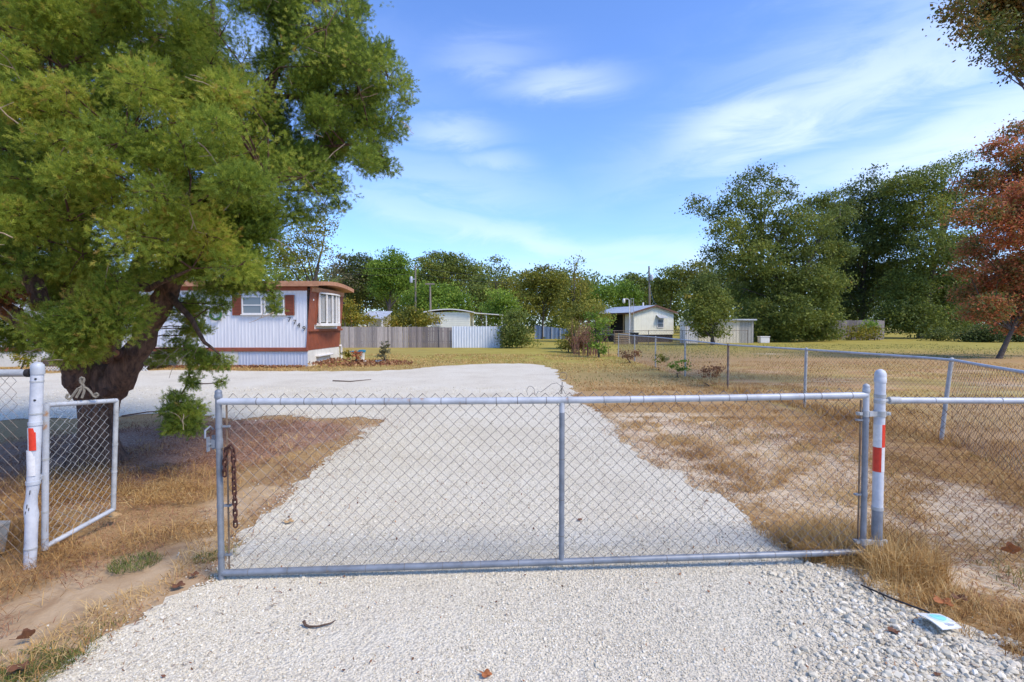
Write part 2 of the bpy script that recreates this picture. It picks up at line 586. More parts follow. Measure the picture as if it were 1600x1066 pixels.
xs = axis([(-900, -100, 100), (-100, -30, 7), (-30, -9, .5), (-9, 9, .09), (9, 45, .5), (45, 101, 7), (101, 901, 100)])
ys = axis([(-60, 1, 6), (1, 11, .09), (11, 16, .2), (16, 60, .6), (60, 130, 7), (130, 1200, 110)])
X, Yg = np.meshgrid(xs, ys)
near = np.clip((14 - np.hypot(X, Yg)) / 6, 0, 1)
dd = poly_dist(X.ravel(), Yg.ravel(), DR).reshape(X.shape)
Z = -(.018 + .045 * fbm(X * 1.1 + 40, Yg * 1.1, 4)) * near - .02 * (1 - near)
Z = np.where(Yg > 9, -.008, Z)
Z = -.006 + (Z + .006) * np.clip((np.abs(dd) - .25) / .6, 0, 1)
Z = np.where(dd < 0, -.006, Z)


def zone(x, y):
    """weights: litter (brown needles), sand (bare pale sand), green"""
    lit = np.clip(gauss(x, y, 330, 690, 1.6, 1.4) + gauss(x, y, 420, 672, 1.2, .8) + gauss(x, y, 120, 700, 1.8, 1.6) + .8 * gauss(x, y, 20, 760, 1.0, 1.4), 0, 1)
    tan_ = np.clip(1.2 * gauss(x, y, 160, 950, .7, .5) + gauss(x, y, 60, 1000, .7, .35) + gauss(x, y, 260, 880, .6, .4) + gauss(x, y, 390, 780, .5, .6) + gauss(x, y, 330, 870, .3, .3) + .8 * gauss(x, y, 540, 670, .9, .6), 0, 1)
    sand = np.clip(.9 * gauss(x, y, 1140, 690, 1.5, 1.6) + .8 * gauss(x, y, 1050, 665, 1.2, 1.6) + gauss(x, y, 1200, 745, .9, .9) + .9 * gauss(x, y, 1440, 790, .8, .7) + gauss(x, y, 1580, 910, .5, .35) + .7 * gauss(x, y, 1540, 780, .7, .8)
                   + .9 * gauss(x, y, 1580, 602, 1.8, .8) + .45 * ((x > .7) & (x < 5.6) & (y > 3.3) & (y < 10)) + gauss(x, y, 1200, 553, 2.2, 1.0) + .7 * gauss(x, y, 960, 585, 1.2, .8), 0, 1)
    green = np.clip((y - 12) / 14, 0, 1) * np.clip(1.25 - np.abs(x - 6.5) / 30, .45, 1)
    green = np.maximum(green * (x < 5.7), np.clip((y - 24) / 14, 0, 1) * (x >= 5.7))
    orange = ((x > 5.6) & (y > 7)) * np.clip((26 - y) / 8, 0, 1) * np.clip((y - 8) / 4, 0, 1)
    return lit, tan_, sand, green, orange


lit, tan_, sand, green, orange = zone(X, Yg)
nx, ny = len(xs), len(ys)
idx = np.arange(nx * ny).reshape(ny, nx)
T = np.stack([idx[:-1, :-1].ravel(), idx[:-1, 1:].ravel(), idx[1:, 1:].ravel(), idx[1:, :-1].ravel()], 1)

m, nt, b = newmat('dry_ground')


def attr(nm): return N(nt, 'ShaderNodeAttribute', attribute_name=nm).outputs['Fac']


def mul(a, bb, op='MULTIPLY', clamp=True):
    n = N(nt, 'ShaderNodeMath', operation=op)
    n.use_clamp = clamp
    for i, v in enumerate((a, bb)):
        if hasattr(v, 'links'): nt.links.new(v, n.inputs[i])
        else: n.inputs[i].default_value = v
    return n.outputs[0]


def mth_(a, bb, op='MULTIPLY', clamp=False): return mul(a, bb, op, clamp)


n_hi = noise(nt, 38, 6, .7)
n_mid = noise(nt, 3.2, 7, .65, dist=.6)
n_lo = noise(nt, .45, 5, .6)
n_far = noise(nt, .9, 8, .75, stretch=(.5, 1.6, 1))
straw_c = ramp(nt, [(.28, (.17, .088, .036)), (.45, (.33, .205, .095)), (.6, (.43, .295, .15)), (.75, (.54, .43, .27))], n_hi)
straw_v = mixc(nt, mul(n_far, .55), straw_c, (.41, .265, .12))
green_c = ramp(nt, [(.3, (.225, .18, .042)), (.5, (.33, .275, .06)), (.7, (.41, .36, .09))], n_far)
orange_c = ramp(nt, [(.3, (.35, .19, .075)), (.5, (.46, .29, .135)), (.62, (.52, .37, .21)), (.75, (.60, .48, .33))], n_far)
sand_c = ramp(nt, [(.3, (.42, .32, .20)), (.6, (.68, .565, .40))], n_hi)
tan_c = ramp(nt, [(.3, (.33, .215, .12)), (.5, (.47, .335, .20)), (.7, (.55, .415, .265))], n_mid)
lit_c = ramp(nt, [(.3, (.11, .056, .038)), (.5, (.31, .175, .115)), (.62, (.43, .31, .23)), (.76, (.50, .41, .34))], n_hi)
col = mixc(nt, attr('green'), straw_v, green_c)
gp_ = ramp(nt, [(.42, (0, 0, 0)), (.56, (1, 1, 1))], n_lo)
orange_c = mixc(nt, mth_(gp_, .55), orange_c, green_c)
col = mixc(nt, attr('orange'), col, orange_c)


n_md2 = noise(nt, 13, 7, .72, dist=.5)


def soft(a, k=5.0, bias=.93):
    v = mth_(mth_(n_mid, .5), mth_(n_md2, .5), 'ADD')
    v = mth_(mth_(v, a, 'ADD'), k)
    return mth_(v, -k * bias, 'ADD', True)


sv = mth_(mth_(n_md2, mul(attr('sand'), .50), 'ADD'), 7.5)
col = mixc(nt, mth_(sv, -7.5 * .86, 'ADD', True), col, sand_c)
col = mixc(nt, soft(attr('tan')), col, tan_c)
col = mixc(nt, soft(attr('litter')), col, lit_c)
nt.links.new(col, b.inputs['Base Color'])
b.inputs['Roughness'].default_value = .95
b.inputs['Specular IOR Level'].default_value = .1
bump(nt, b, n_hi, .6, .02)
g_o = np_obj('ground', np.stack([X.ravel(), Yg.ravel(), Z.ravel()], 1), T, m, None,
             {'litter': lit.ravel(), 'tan': tan_.ravel(), 'sand': sand.ravel(), 'green': green.ravel(), 'orange': orange.ravel()}, smooth=True)
tag(g_o, kind='structure')

# gravel drive sheet
m, nt, b = newmat('white_gravel')
tc2 = N(nt, 'ShaderNodeTexCoord')
vor = N(nt, 'ShaderNodeTexVoronoi')
vor.inputs['Scale'].default_value = 62
nt.links.new(tc2.outputs['Object'], vor.inputs['Vector'])
vor2 = N(nt, 'ShaderNodeTexVoronoi')
vor2.inputs['Scale'].default_value = 24
nt.links.new(tc2.outputs['Object'], vor2.inputs['Vector'])
g1 = ramp(nt, [(0, (.68, .645, .545)), (.55, (.62, .57, .445)), (.85, (.30, .27, .225))], vor.outputs['Distance'])
nA = noise(nt, .7, 6, .65)
nB = noise(nt, 11, 6, .75)
nC = noise(nt, 2.2, 7, .7, stretch=(.6, 1.5, 1))
g2 = ramp(nt, [(.30, (.53, .47, .355)), (.5, (.66, .605, .475)), (.68, (.71, .67, .55))], nA)
c_ = mixc(nt, .55, g1, g2)
spk = ramp(nt, [(.30, (1, 1, 1)), (.40, (0, 0, 0))], nB)
c_ = mixc(nt, mul(spk, .45), c_, (.30, .255, .20))
deb = ramp(nt, [(.27, (1, 1, 1)), (.36, (0, 0, 0))], nC)
c_ = mixc(nt, mul(deb, .4), c_, (.36, .30, .23))
nt.links.new(c_, b.inputs['Base Color'])
b.inputs['Roughness'].default_value = .95
b.inputs['Specular IOR Level'].default_value = .1
ad = N(nt, 'ShaderNodeMath', operation='ADD')
nt.links.new(vor.outputs['Distance'], ad.inputs[0])
nt.links.new(vor2.outputs['Distance'], ad.inputs[1])
bn = N(nt, 'ShaderNodeBump', invert=True)
bn.inputs['Strength'].default_value = .5
bn.inputs['Distance'].default_value = .018
nt.links.new(ad.outputs[0], bn.inputs['Height'])
nt.links.new(bn.outputs[0], b.inputs['Normal'])
tri = geometry.tessellate_polygon([[Vector((x, y, 0)) for x, y in DRF]])
mb = MB()
mb.add([(x, y, 0) for x, y in DRF], [t for t in tri])
d_o = mb.build('gravel_driveway', m)
if d_o.data.polygons[0].normal.z < 0: d_o.data.flip_normals()
tag(d_o, kind='structure')


# loose stones
def ico():
    t = (1 + 5 ** .5) / 2
    v = np.array([(-1, t, 0), (1, t, 0), (-1, -t, 0), (1, -t, 0), (0, -1, t), (0, 1, t), (0, -1, -t), (0, 1, -t), (t, 0, -1), (t, 0, 1), (-t, 0, -1), (-t, 0, 1)], float)
    v /= np.linalg.norm(v[0])
    f = np.array([(0, 11, 5), (0, 5, 1), (0, 1, 7), (0, 7, 10), (0, 10, 11), (1, 5, 9), (5, 11, 4), (11, 10, 2), (10, 7, 6), (7, 1, 8), (3, 9, 4), (3, 4, 2), (3, 2, 6), (3, 6, 8), (3, 8, 9), (4, 9, 5), (2, 4, 11), (6, 2, 10), (8, 6, 7), (9, 8, 1)])
    return v, f


IV, IF = ico()
pts, rad = [], []


def sow(n, x0, x1, y0, y1, rlo, rhi, keep):
    x = RNG.uniform(x0, x1, n)
    y = RNG.uniform(y0, y1, n)
    k = (np.abs(x) < y * 1.06 + .3) & keep(x, y)
    x, y = x[k], y[k]
    pts.append(np.stack([x, y, np.zeros_like(x)], 1))
    rad.append(RNG.uniform(rlo, rhi, len(x)) * RNG.uniform(.7, 1.3, len(x)))


def indrive(x, y): return poly_dist(x, y, DR) < (fbm(x * 4, y * 4, 3) - .5) * .5


def coarse(x, y):     # loose coarse stone lies thick on the right, in patches elsewhere
    w_ = np.clip((x - 1.25 - .35 * (y - 2.4)) / .8, 0, 1) * np.clip((4.0 - y) / .6, 0, 1)
    w_ = np.maximum(w_, .8 * gauss(x, y, 740, 1030, .35, .16))
    return (RNG.random(len(x)) < w_) & indrive(x, y)


def spill(x, y):
    d = poly_dist(x, y, DR)
    return (d > -.1) & (d < .5) & (RNG.random(len(x)) < np.exp(-np.maximum(d, 0) * 6))


sow(95000, -3.9, 4.0, 2.25, 3.9, .0032, .0065, lambda x, y: indrive(x, y) & (RNG.random(len(x)) > .75 * gauss(x, y, 570, 1000, .5, .45) * (y < 3.4)))
sow(7000, -3.8, 4.3, 2.25, 4.2, .006, .011, lambda x, y: indrive(x, y) & (fbm(x * 1.7 + 9, y * 1.7, 3) > .5))
sow(8000, .8, 4.3, 2.25, 4.2, .010, .017, coarse)
sow(4200, .4, 4.3, 2.25, 4.0, .014, .024, coarse)
sow(34000, -4.5, 3.5, 3.9, 8.5, .005, .010, indrive)
sow(9000, -12, 3.0, 8.5, 14, .009, .015, indrive)
sow(26000, -5.5, 4.8, 2.3, 10, .004, .010, spill)
pts = np.concatenate(pts)
rad = np.concatenate(rad)
n = len(pts)
print('stones', n)
A = RNG.normal(size=(n, 3, 3))
Q, _ = np.linalg.qr(A)
jit_t = IV[None] * RNG.uniform(.72, 1.25, (60, 12, 1))
sel = RNG.integers(0, 60, n)
sc3 = np.stack([RNG.uniform(.75, 1.3, n), RNG.uniform(.7, 1.1, n), RNG.uniform(.55, .85, n)], 1)
vv = jit_t[sel] * sc3[:, None, :] * rad[:, None, None]
vv = np.einsum('nij,nkj->nki', Q, vv)
vv[..., 2] *= .8
vv += pts[:, None, :]
vv[..., 2] += rad[:, None] * .25
tt = (IF[None] + (np.arange(n) * 12)[:, None, None]).reshape(-1, 3)
st = np.repeat(np.clip(RNG.normal(.5, .24, n), 0, 1), 12)
o = np_obj('loose_gravel', vv.reshape(-1, 3), tt, M['pebble'], None, {'tint': st}, k=3)
tag(o, 'loose white crushed stone scattered over the driveway', 'gravel', kind='stuff')


# ------------------------------------------------------------------ blades
def blades(x, y, h, w, flat, tint, z0=0.0, curl=.5):
    n = len(x)
    az = RNG.uniform(0, 2 * np.pi, n)
    el = np.arccos(np.clip(RNG.normal(1 - flat, .22, n), .02, .999))  # angle from vertical
    el = np.clip(el, 0, 1.5)
    d = np.stack([np.cos(az), np.sin(az)], 1)
    side = np.stack([-d[:, 1], d[:, 0], RNG.normal(0, .3, n)], 1) * (w / 2)[:, None]
    base = np.stack([x, y, np.full(n, z0) - .01], 1)
    v1 = np.stack([d[:, 0] * np.sin(el * .6), d[:, 1] * np.sin(el * .6), np.cos(el * .6)], 1)
    bend = np.clip(el + RNG.uniform(0, curl, n), 0, 1.65)
    v2 = np.stack([d[:, 0] * np.sin(bend), d[:, 1] * np.sin(bend), np.cos(bend)], 1)
    mid = base + v1 * (h * .5)[:, None]
    tip = mid + v2 * (h * .5)[:, None]
    tip[:, 2] = np.maximum(tip[:, 2], .004)
    V = np.stack([base - side, base + side, mid + side * .8, mid - side * .8, tip + side * .15, tip - side * .15], 1)
    k = np.arange(n)[:, None] * 6
    T = np.concatenate([k + np.array([[0, 1, 2, 3]]), k + np.array([[3, 2, 4, 5]])])
    return V.reshape(-1, 3), T, np.repeat(tint, 6)


def field(name, specs, mat, label, cat):
    Vs, Ts, ts, off = [], [], [], 0
    for (n, x0, x1, y0, y1, h0, h1, w0, flat, keep, tm) in specs:
        x = RNG.uniform(x0, x1, n)
        y = RNG.uniform(y0, y1, n)
        k = (np.abs(x) < y * 1.05 + 1.8)
        x, y = x[k], y[k]
        k = keep(x, y)
        x, y = x[k], y[k]
        if len(x) == 0: continue
        h = RNG.uniform(h0, h1, len(x)) * (.6 + .8 * fbm(x * 2, y * 2, 3))
        wv = w0 * RNG.uniform(.6, 1.4, len(x))
        tint = np.clip(RNG.normal(tm, .22, len(x)) + (fbm(x * 1.2 + 50, y * 1.2, 3) - .5) * .7, 0, 1)
        V, Tt, t = blades(x, y, h, wv, flat, tint)
        Vs.append(V); Ts.append(Tt + off); ts.append(t)
        off += len(V)
    V = np.concatenate(Vs)
    print(name, len(V) // 6)
    o = np_obj(name, V, np.concatenate(Ts), mat, None, {'tint': np.concatenate(ts)})
    return tag(o, label, cat, kind='stuff')


def out(x, y, m_=.0): return poly_dist(x, y, DR) > m_ + (fbm(x * 5, y * 5, 3) - .5) * .35


def patch(x, y, s, th, seed=0): return fbm(x * s + seed, y * s + seed * 1.7, 4) > th


def rightside(x, y): return out(x, y) & (x > 0)


def sandfree(x, y, th=.55):
    s_ = zone(x, y)[2]
    return RNG.random(len(x)) > s_ * np.clip((fbm(x * 3, y * 3, 3) - .36) * 4, 0, .85)


def edge_band(x, y):
    d = poly_dist(x, y, DR)
    return (d > -.06) & (d < .45) & (x > 2.0) & patch(x, y, 3, .33, 4)


straw_specs = [
    # n, x0, x1, y0, y1, hlo, hhi, width, flat, keep, tint
    (26000, 1.9, 4.4, 2.2, 4.3, .05, .17, .0035, .35, edge_band, .62),
    (9000, 2.1, 3.1, 3.3, 4.2, .10, .28, .0035, .25, lambda x, y: out(x, y, -.05) & (np.hypot(x - 2.5, y - 3.62) < .5), .6),
    (90000, 2.3, 7.5, 2.0, 7.5, .03, .11, .0038, .65, lambda x, y: rightside(x, y) & patch(x, y, 2.8, .38, 2) & sandfree(x, y), .55),
    (90000, .6, 6.5, 3.7, 9.5, .03, .09, .005, .7, lambda x, y: rightside(x, y) & patch(x, y, 2.6, .44, 3) & sandfree(x, y), .52),
    (38000, .4, 8.0, 7.5, 15, .04, .10, .008, .6, lambda x, y: rightside(x, y) & patch(x, y, 1.2, .45, 5) & sandfree(x, y), .52),
    (12000, 5.0, 6.8, 3.5, 15, .08, .28, .006, .3, lambda x, y: (np.abs(x - np.interp(y, [3.5, 7.5, 10.6, 13.6, 15], [4.6, 6.4, 6.1, 5.75, 5.75])) < .35) & patch(x, y, 2, .45, 6), .45),
    (26000, 5.8, 22, 8, 24, .05, .11, .014, .6, lambda x, y: patch(x, y, .8, .4, 7) & sandfree(x, y), .5),
    (24000, -9, 6, 14, 30, .05, .12, .018, .55, lambda x, y: out(x, y, .1) & (x > -8.2) & patch(x, y, .8, .36, 8), .62),
    (7000, -20, -8, 18.5, 21, .05, .13, .016, .55, lambda x, y: out(x, y, 0) & (y < 20.85), .55),
    (26000, .5, 4.5, 3.75, 13, .03, .08, .005, .7, lambda x, y: (lambda d: (x > .4) & (d > -.30) & (d < .12) & (RNG.random(len(x)) < np.exp(np.minimum(d, 0) * 9)) & patch(x, y, 3.2, .46, 41))(poly_dist(x, y, DR)), .45),
    # left: hay round the walk gate and the edge strips
    (22000, -5.2, -2.3, 2.7, 5.4, .08, .24, .0032, .92, lambda x, y: out(x, y, .05) & patch(x, y, 1.9, .47, 9) & (RNG.random(len(x)) < np.clip(1.2 - 1.6 * zone(x, y)[1], .05, 1)), .40),
    (5000, -5.5, -3.2, 3.4, 6.0, .12, .36, .0032, .6, lambda x, y: out(x, y, .1) & ((x < -3.25) | (y > 4.2)) & patch(x, y, 1.5, .42, 10), .34),
    (9000, -3.9, -1.6, 2.3, 4.0, .04, .15, .003, .75, lambda x, y: (poly_dist(x, y, DR) > -.03) & (poly_dist(x, y, DR) < .34) & patch(x, y, 3.0, .50, 12), .6),
    (7000, -5.5, -1.0, 4.0, 9.0, .04, .14, .005, .85, lambda x, y: out(x, y, .0) & patch(x, y, 2.0, .56, 13), .6),
]
field('dry_grass', straw_specs, M['straw'], 'dry golden straw grass along the drive and across the yard', 'grass')
green_specs = [
    (7000, -3.9, -1.6, 2.3, 4.0, .03, .09, .0035, .5, lambda x, y: (poly_dist(x, y, DR) > -.04) & (poly_dist(x, y, DR) < .24) & patch(x, y, 2.6, .53, 31), .5),
    (3500, -3.4, -2.2, 2.2, 2.62, .03, .08, .004, .6, lambda x, y: out(x, y, -.2) & patch(x, y, 3.5, .42, 21), .55),
    (5000, -3.0, -2.0, 3.2, 4.0, .03, .08, .0035, .5, lambda x, y: (np.hypot(x + 2.7, y - 3.62) < .16) | (np.hypot(x + 2.22, y - 3.7) < .1), .5),
    (1800, 2.3, 4.2, 2.3, 4.0, .04, .10, .004, .4, lambda x, y: out(x, y) & patch(x, y, 2.4, .60, 22), .45),
    (3000, 2.3, 6.3, 4, 9, .05, .13, .005, .4, lambda x, y: rightside(x, y) & patch(x, y, 1.4, .63, 23), .4),
    (5000, -8, 6, 13, 30, .05, .1, .018, .5, lambda x, y: out(x, y, .1) & patch(x, y, .6, .52, 24), .75),
    (9000, 5, 40, 26, 46, .05, .1, .04, .5, lambda x, y: patch(x, y, .3, .42, 25), .9),
]
field('green_grass', green_specs, M['green_blade'], 'patches of short green grass along drive edges and in the field', 'grass')
lit_specs = [
    (24000, -7.5, -.8, 5.0, 9.6, .04, .13, .006, .95, lambda x, y: out(x, y, -.12) & (RNG.random(len(x)) < zone(x, y)[0] * 1.1) & patch(x, y, 1.8, .42, 14), .45),
    (26000, -5.2, -1.4, 2.6, 6.4, .03, .10, .0032, .95, lambda x, y: out(x, y, .02) & patch(x, y, 2.4, .47, 15), .5),
    (34000, .6, 6.3, 3.0, 9, .02, .07, .0045, .95, lambda x, y: rightside(x, y) & patch(x, y, 3, .42, 16), .55),
    (46000, -9, 4, 2.4, 13, .03, .10, .005, .97, lambda x, y: (lambda d: (d < .1) & (d > -1.0) & (RNG.random(len(x)) < np.exp(np.minimum(d, 0) * 3.0)) & patch(x, y, 2.4, .45, 33))(poly_dist(x, y, DR)), .45),
    (7000, -3.5, 3.4, 2.4, 9, .008, .04, .003, .97, lambda x, y: indrive(x, y) & patch(x, y, 1.5, .48, 17), .4),
]
field('needle_litter', lit_specs, M['needles'], 'brown fallen needles lying under the cedar and over the sand', 'litter')


# ------------------------------------------------------------------ chain link
def chainlink(mb, path, z0, z1, pitch=.082, r=.002, sag=0.0, top_pts=None):
    """woven wire along a polyline (list of (x,y) points); z0,z1 numbers or functions of s in 0..1"""
    path = [Vector((p[0], p[1], 0)) for p in path]
    L = [0]
    for a, b in zip(path, path[1:]): L.append(L[-1] + (b - a).length)

    def at(s):
        s = max(0, min(L[-1], s))
        for i in range(len(path) - 1):
            if s <= L[i + 1] + 1e-9:
                d = path[i + 1] - path[i]
                t = (s - L[i]) / max(1e-9, d.length)
                dn = d.normalized()
                return path[i] + d * t, Vector((dn.y, -dn.x, 0))
    half = pitch / 2
    nw = int(L[-1] / half)
    for i in range(nw):
        s0 = i * half
        q = []
        a0 = z0(s0 / L[-1]) if callable(z0) else z0
        a1 = z1(s0 / L[-1]) if callable(z1) else z1
        rows = max(2, int(round((a1 - a0) / half)))
        for k in range(rows + 1):
            up = (k + i) % 2
            s = s0 + (half * 1.04 if up else -half * .04)
            p, nn = at(s)
            wob = .0028 * math.sin(i * 1.7 + k * .9)
            q.append(p + Vector((0, 0, a0 + (a1 - a0) * k / rows + wob * .6)) + nn * ((r if up else -r) + wob))
        mb.tube(q, r, 4, cap=False)
    return mb


def pipe(a, b, r, n=14): return MB().tube([a, b], r, n)


def clip_ring(mb, a, axis_, r, wdt=.004):
    axis_ = Vector(axis_).normalized()
    mb.tube([Vector(a) - axis_ * wdt, Vector(a) + axis_ * wdt], r, 12)


# -------- drive gate
A0, B0 = Vector((-1.94, 3.37, 0)), Vector((2.50, 3.60, 0))
gdir = (B0 - A0).normalized()


def gp(t, z): return A0 + (B0 - A0) * t + Vector((0, 0, z))


ZT_L, ZT_R, ZB_L, ZB_R = 1.195, 1.205, .045, .085
zt = lambda t: ZT_L + (ZT_R - ZT_L) * t - .014 * math.sin(math.pi * t)
zb = lambda t: ZB_L + (ZB_R - ZB_L) * t
gate = thing('drive_gate', A0, 'wide chain-link drive gate closed across the white gravel driveway', 'gate')
pts = [gp(t, zt(t)) for t in np.linspace(0, 1, 13)]
MB().tube(pts, .0235, 16).build('top_rail', M['galv_pale'], gate, smooth=40)
pts = [gp(t, zb(t)) for t in np.linspace(0.002, .998, 13)]
MB().tube(pts, .0225, 16).build('bottom_rail', M['galv'], gate, smooth=40)
MB().tube([gp(0, .005), gp(0, .4), gp(0, .8), gp(0, 1.245)], .020, 16).build('stile', M['galv'], gate, smooth=40)
MB().tube([gp(1, .06), gp(1, .5), gp(1, 1.06)], .020, 16).build('stile', M['galv'], gate, smooth=40)
MB().tube([gp(1, 1.06), gp(1, 1.255)], .0202, 16).build('stile_top', M['galv_pale'], gate, smooth=40)
tm_ = .514
MB().tube([gp(tm_, zb(tm_) + .01), gp(tm_, .6), gp(tm_, zt(tm_) - .085)], .019, 14).build('centre_brace', M['galv'], gate, smooth=40)
MB().tube([gp(tm_, zt(tm_) - .085), gp(tm_, zt(tm_) - .01)], .0192, 14).build('brace_top', M['galv_pale'], gate, smooth=40)
for t, zz in ((0, 1.245), (1, 1.255)):
    c = gp(t, zz)
    MB().lathe(c, [(.0235, -.028), (.0245, -.02), (.0245, -.006), (.021, 0), (.0225, .008), (.021, .02), (.013, .028), (.003, .032)], 16).build('post_cap', M['galv' if t == 0 else 'galv_pale'], gate, smooth=45)
mb = MB()
chainlink(mb, [gp(.012, 0).xy, gp(.992, 0).xy], lambda s: zb(s) - .02, lambda s: zt(s) + .052, .083, .0021)
# tie wires and bent wire ends along the rails
for t in np.linspace(.05, .97, 24):
    tj = t + random.uniform(-.01, .01)
    clip_ring(mb, gp(tj, zt(tj)), gdir, .0252, .0018)
for t in np.linspace(.04, .97, 17):
    clip_ring(mb, gp(t, zb(t)), gdir, .0242, .0018)
for z in (.25, .5, .78): clip_ring(mb, gp(tm_, z), (0, 0, 1), .0208, .0018)
mb.build('chain_link_mesh', M['wire'], gate)
# tension bars with bands
for t, mat_ in ((.0115, 'rust_bar'), (.9915, 'rust_bar')):
    MB().bar(gp(t, .07), gp(t, 1.17), .014, .006, up=gdir).build('tension_bar', M[mat_], gate)
for t, s_ in ((0, 1), (1, -1)):
    for z in (.17, .50, 1.03):
        mb = MB()
        mb.tube([gp(t, z - .013), gp(t, z + .013)], .0222, 16)
        a = gp(t, z) + gdir * (s_ * .026)
        mb.bar(a, a + gdir * (s_ * .045), .024, .012, up=(0, 0, 1))
        mb.tube([a + gdir * (s_ * .036) + Vector((0, -.016, 0)), a + gdir * (s_ * .036) + Vector((0, .016, 0))], .006, 8)
        mb.build('tension_band', M['galv'], gate, smooth=40)
# fork latch on the free end
mb = MB()
c = gp(0, .915)
mb.tube([c - Vector((0, 0, .03)), c + Vector((0, 0, .03))], .0235, 16)
mb.bar(c + Vector((-.02, 0, .0)), c + Vector((-.062, 0, .0)), .03, .05)
mb.bar(c + Vector((-.055, -.03, -.045)), c + Vector((-.055, -.03, .05)), .022, .012)
mb.bar(c + Vector((-.055, .03, -.045)), c + Vector((-.055, .03, .05)), .022, .012)
mb.tube([c + Vector((-.05, -.045, .0)), c + Vector((-.05, .045, .0))], .009, 10)
mb.tube([c + Vector((-.075, -.03, .04)), c + Vector((-.08, -.02, .09)), c + Vector((-.058, .0, .115)), c + Vector((-.05, .02, .09))], .007, 8)
mb.build('fork_latch', M['galv'], gate, smooth=40)
mb = MB()
a = c + Vector((.026, 0, -.03))
mb.bar(a, a + gdir * .06, .03, .01)
mb.tube([a + gdir * .045 + Vector((0, -.02, 0)), a + gdir * .045 + Vector((0, .02, 0))], .008, 8)
mb.build('latch_strap', M['rust_bar'], gate, smooth=40)

# right gate post and its neighbours
GP = Vector((2.597, 3.60, 0))
post = thing('gate_post', GP, 'thick steel gate post at the right of the drive gate, tape red beside white', 'post')
MB().tube([GP + Vector((0, 0, -.15)), GP + Vector((0, 0, .41))], .0342, 20).build('lower_pole', M['galv'], post, smooth=40)
MB().tube([GP + Vector((0, 0, .41)), GP + Vector((0, 0, 1.345))], .034, 20).build('upper_pole', M['white_paint'], post, smooth=40)
MB().lathe(GP + Vector((0, 0, 1.33)), [(.037, -.035), (.0378, -.03), (.0378, -.004), (.0355, 0), (.037, .012), (.0345, .032), (.027, .047), (.015, .056), (.003, .06)], 20).build('dome_cap', M['white_paint'], post, smooth=45)


def tape(parent, c, r, z0, z1, a0, a1, mat, name):
    n_ = 10
    q, f = [], []
    for k in range(n_ + 1):
        a = math.radians(a0 + (a1 - a0) * k / n_)
        for rr, z in ((r, z0), (r, z1), (r - .004, z1), (r - .004, z0)):
            q.append((c[0] + rr * math.cos(a), c[1] + rr * math.sin(a), z))
    for k in range(n_):
        for j in range(4):
            f.append((k * 4 + j, k * 4 + 4 + j, k * 4 + 4 + (j + 1) % 4, k * 4 + (j + 1) % 4))
    f.append((0, 1, 2, 3)); f.append(tuple(n_ * 4 + j for j in (3, 2, 1, 0)))
    b_ = MB()
    b_.add(q, f)
    return b_.build(name, M[mat], parent, smooth=40)


# facing the camera is about -90 deg; left half and right half of the wrap differ
tape(post, GP, .0356, .84, 1.00, -225, -97, 'tape_white', 'white_tape')
tape(post, GP, .0356, .84, 1.00, -96, 30, 'tape_red', 'red_tape')
tape(post, GP, .0356, .665, .838, -225, -97, 'tape_red', 'red_tape')
tape(post, GP, .0356, .665, .838, -96, 30, 'tape_white', 'white_tape')
for z in (.40, 1.16, 1.20):
    mb = MB()
    mb.tube([GP + Vector((0, 0, z - .012)), GP + Vector((0, 0, z + .012))], .037, 20)
    mb.build('brace_band', M['galv_worn'], post, smooth=40)

# hinges of the drive gate
for z in (1.075, .16):
    mb = MB()
    c1_ = gp(1, z)
    mb.tube([c1_ + Vector((0, 0, -.022)), c1_ + Vector((0, 0, .022))], .0245, 16)
    c2_ = GP + Vector((0, 0, z))
    mb.tube([c2_ + Vector((0, 0, -.02)), c2_ + Vector((0, 0, .02))], .0395, 18)
    mb.bar(c1_ + Vector((.01, -.01, 0)), c2_ - Vector((.03, .01, 0)), .03, .034)
    mb.bar(c1_ - Vector((.028, 0, 0)), c1_ - Vector((.062, 0, 0)), .026, .022)
    mb.tube([c1_ + Vector((-.05, -.022, 0)), c1_ + Vector((-.05, .022, 0))], .009, 8)
    mb.bar(c2_ + Vector((.044, 0, 0)), c2_ + Vector((.072, 0, 0)), .026, .022)
    mb.tube([c2_ + Vector((.06, -.02, 0)), c2_ + Vector((.06, .02, 0))], .008, 8)
    mb.build('hinge', M['galv_worn'], gate, smooth=40)

# wire ornament standing on the gate
orn = thing('wire_ornament', gp(.5, 1.2), 'twisted bare wire loops with a ring standing on the gate top', 'ornament')
oy = gp(.5, 0).y + .02


def opx(x, y): return P(x, y, oy)


mb = MB()
mb.tube([opx(878, 616), opx(878, 606), opx(878.5, 597)], .0028, 6)
ring = [opx(880 + 6 * math.cos(a), 588 + 6.5 * math.sin(a)) + Vector((0, .01 * math.sin(a), 0)) for a in np.linspace(0, 2 * math.pi, 18)[:-1]]
mb.tube(ring, .0016, 5, closed=True)
mb.tube([opx(876, 616), opx(877, 608), opx(875, 602), opx(870, 598.5), opx(862, 600), opx(853, 607), opx(845, 613)], .0018, 6)
mb.tube([opx(836, 617), opx(834.5, 608), opx(831, 604), opx(827, 603.5), opx(824, 607), opx(823, 612), opx(825, 618)], .0018, 6)
mb.tube([opx(845, 613), opx(841, 611), opx(838, 617)], .0018, 6)
mb.tube([opx(872, 616), opx(876, 609), opx(881, 603)], .0018, 6)
mb.tube([opx(884, 616), opx(880, 609), opx(876, 602)], .0018, 6)
mb.build('wire_loops', M['wire'], orn)

# rusty chain
ch = MB()


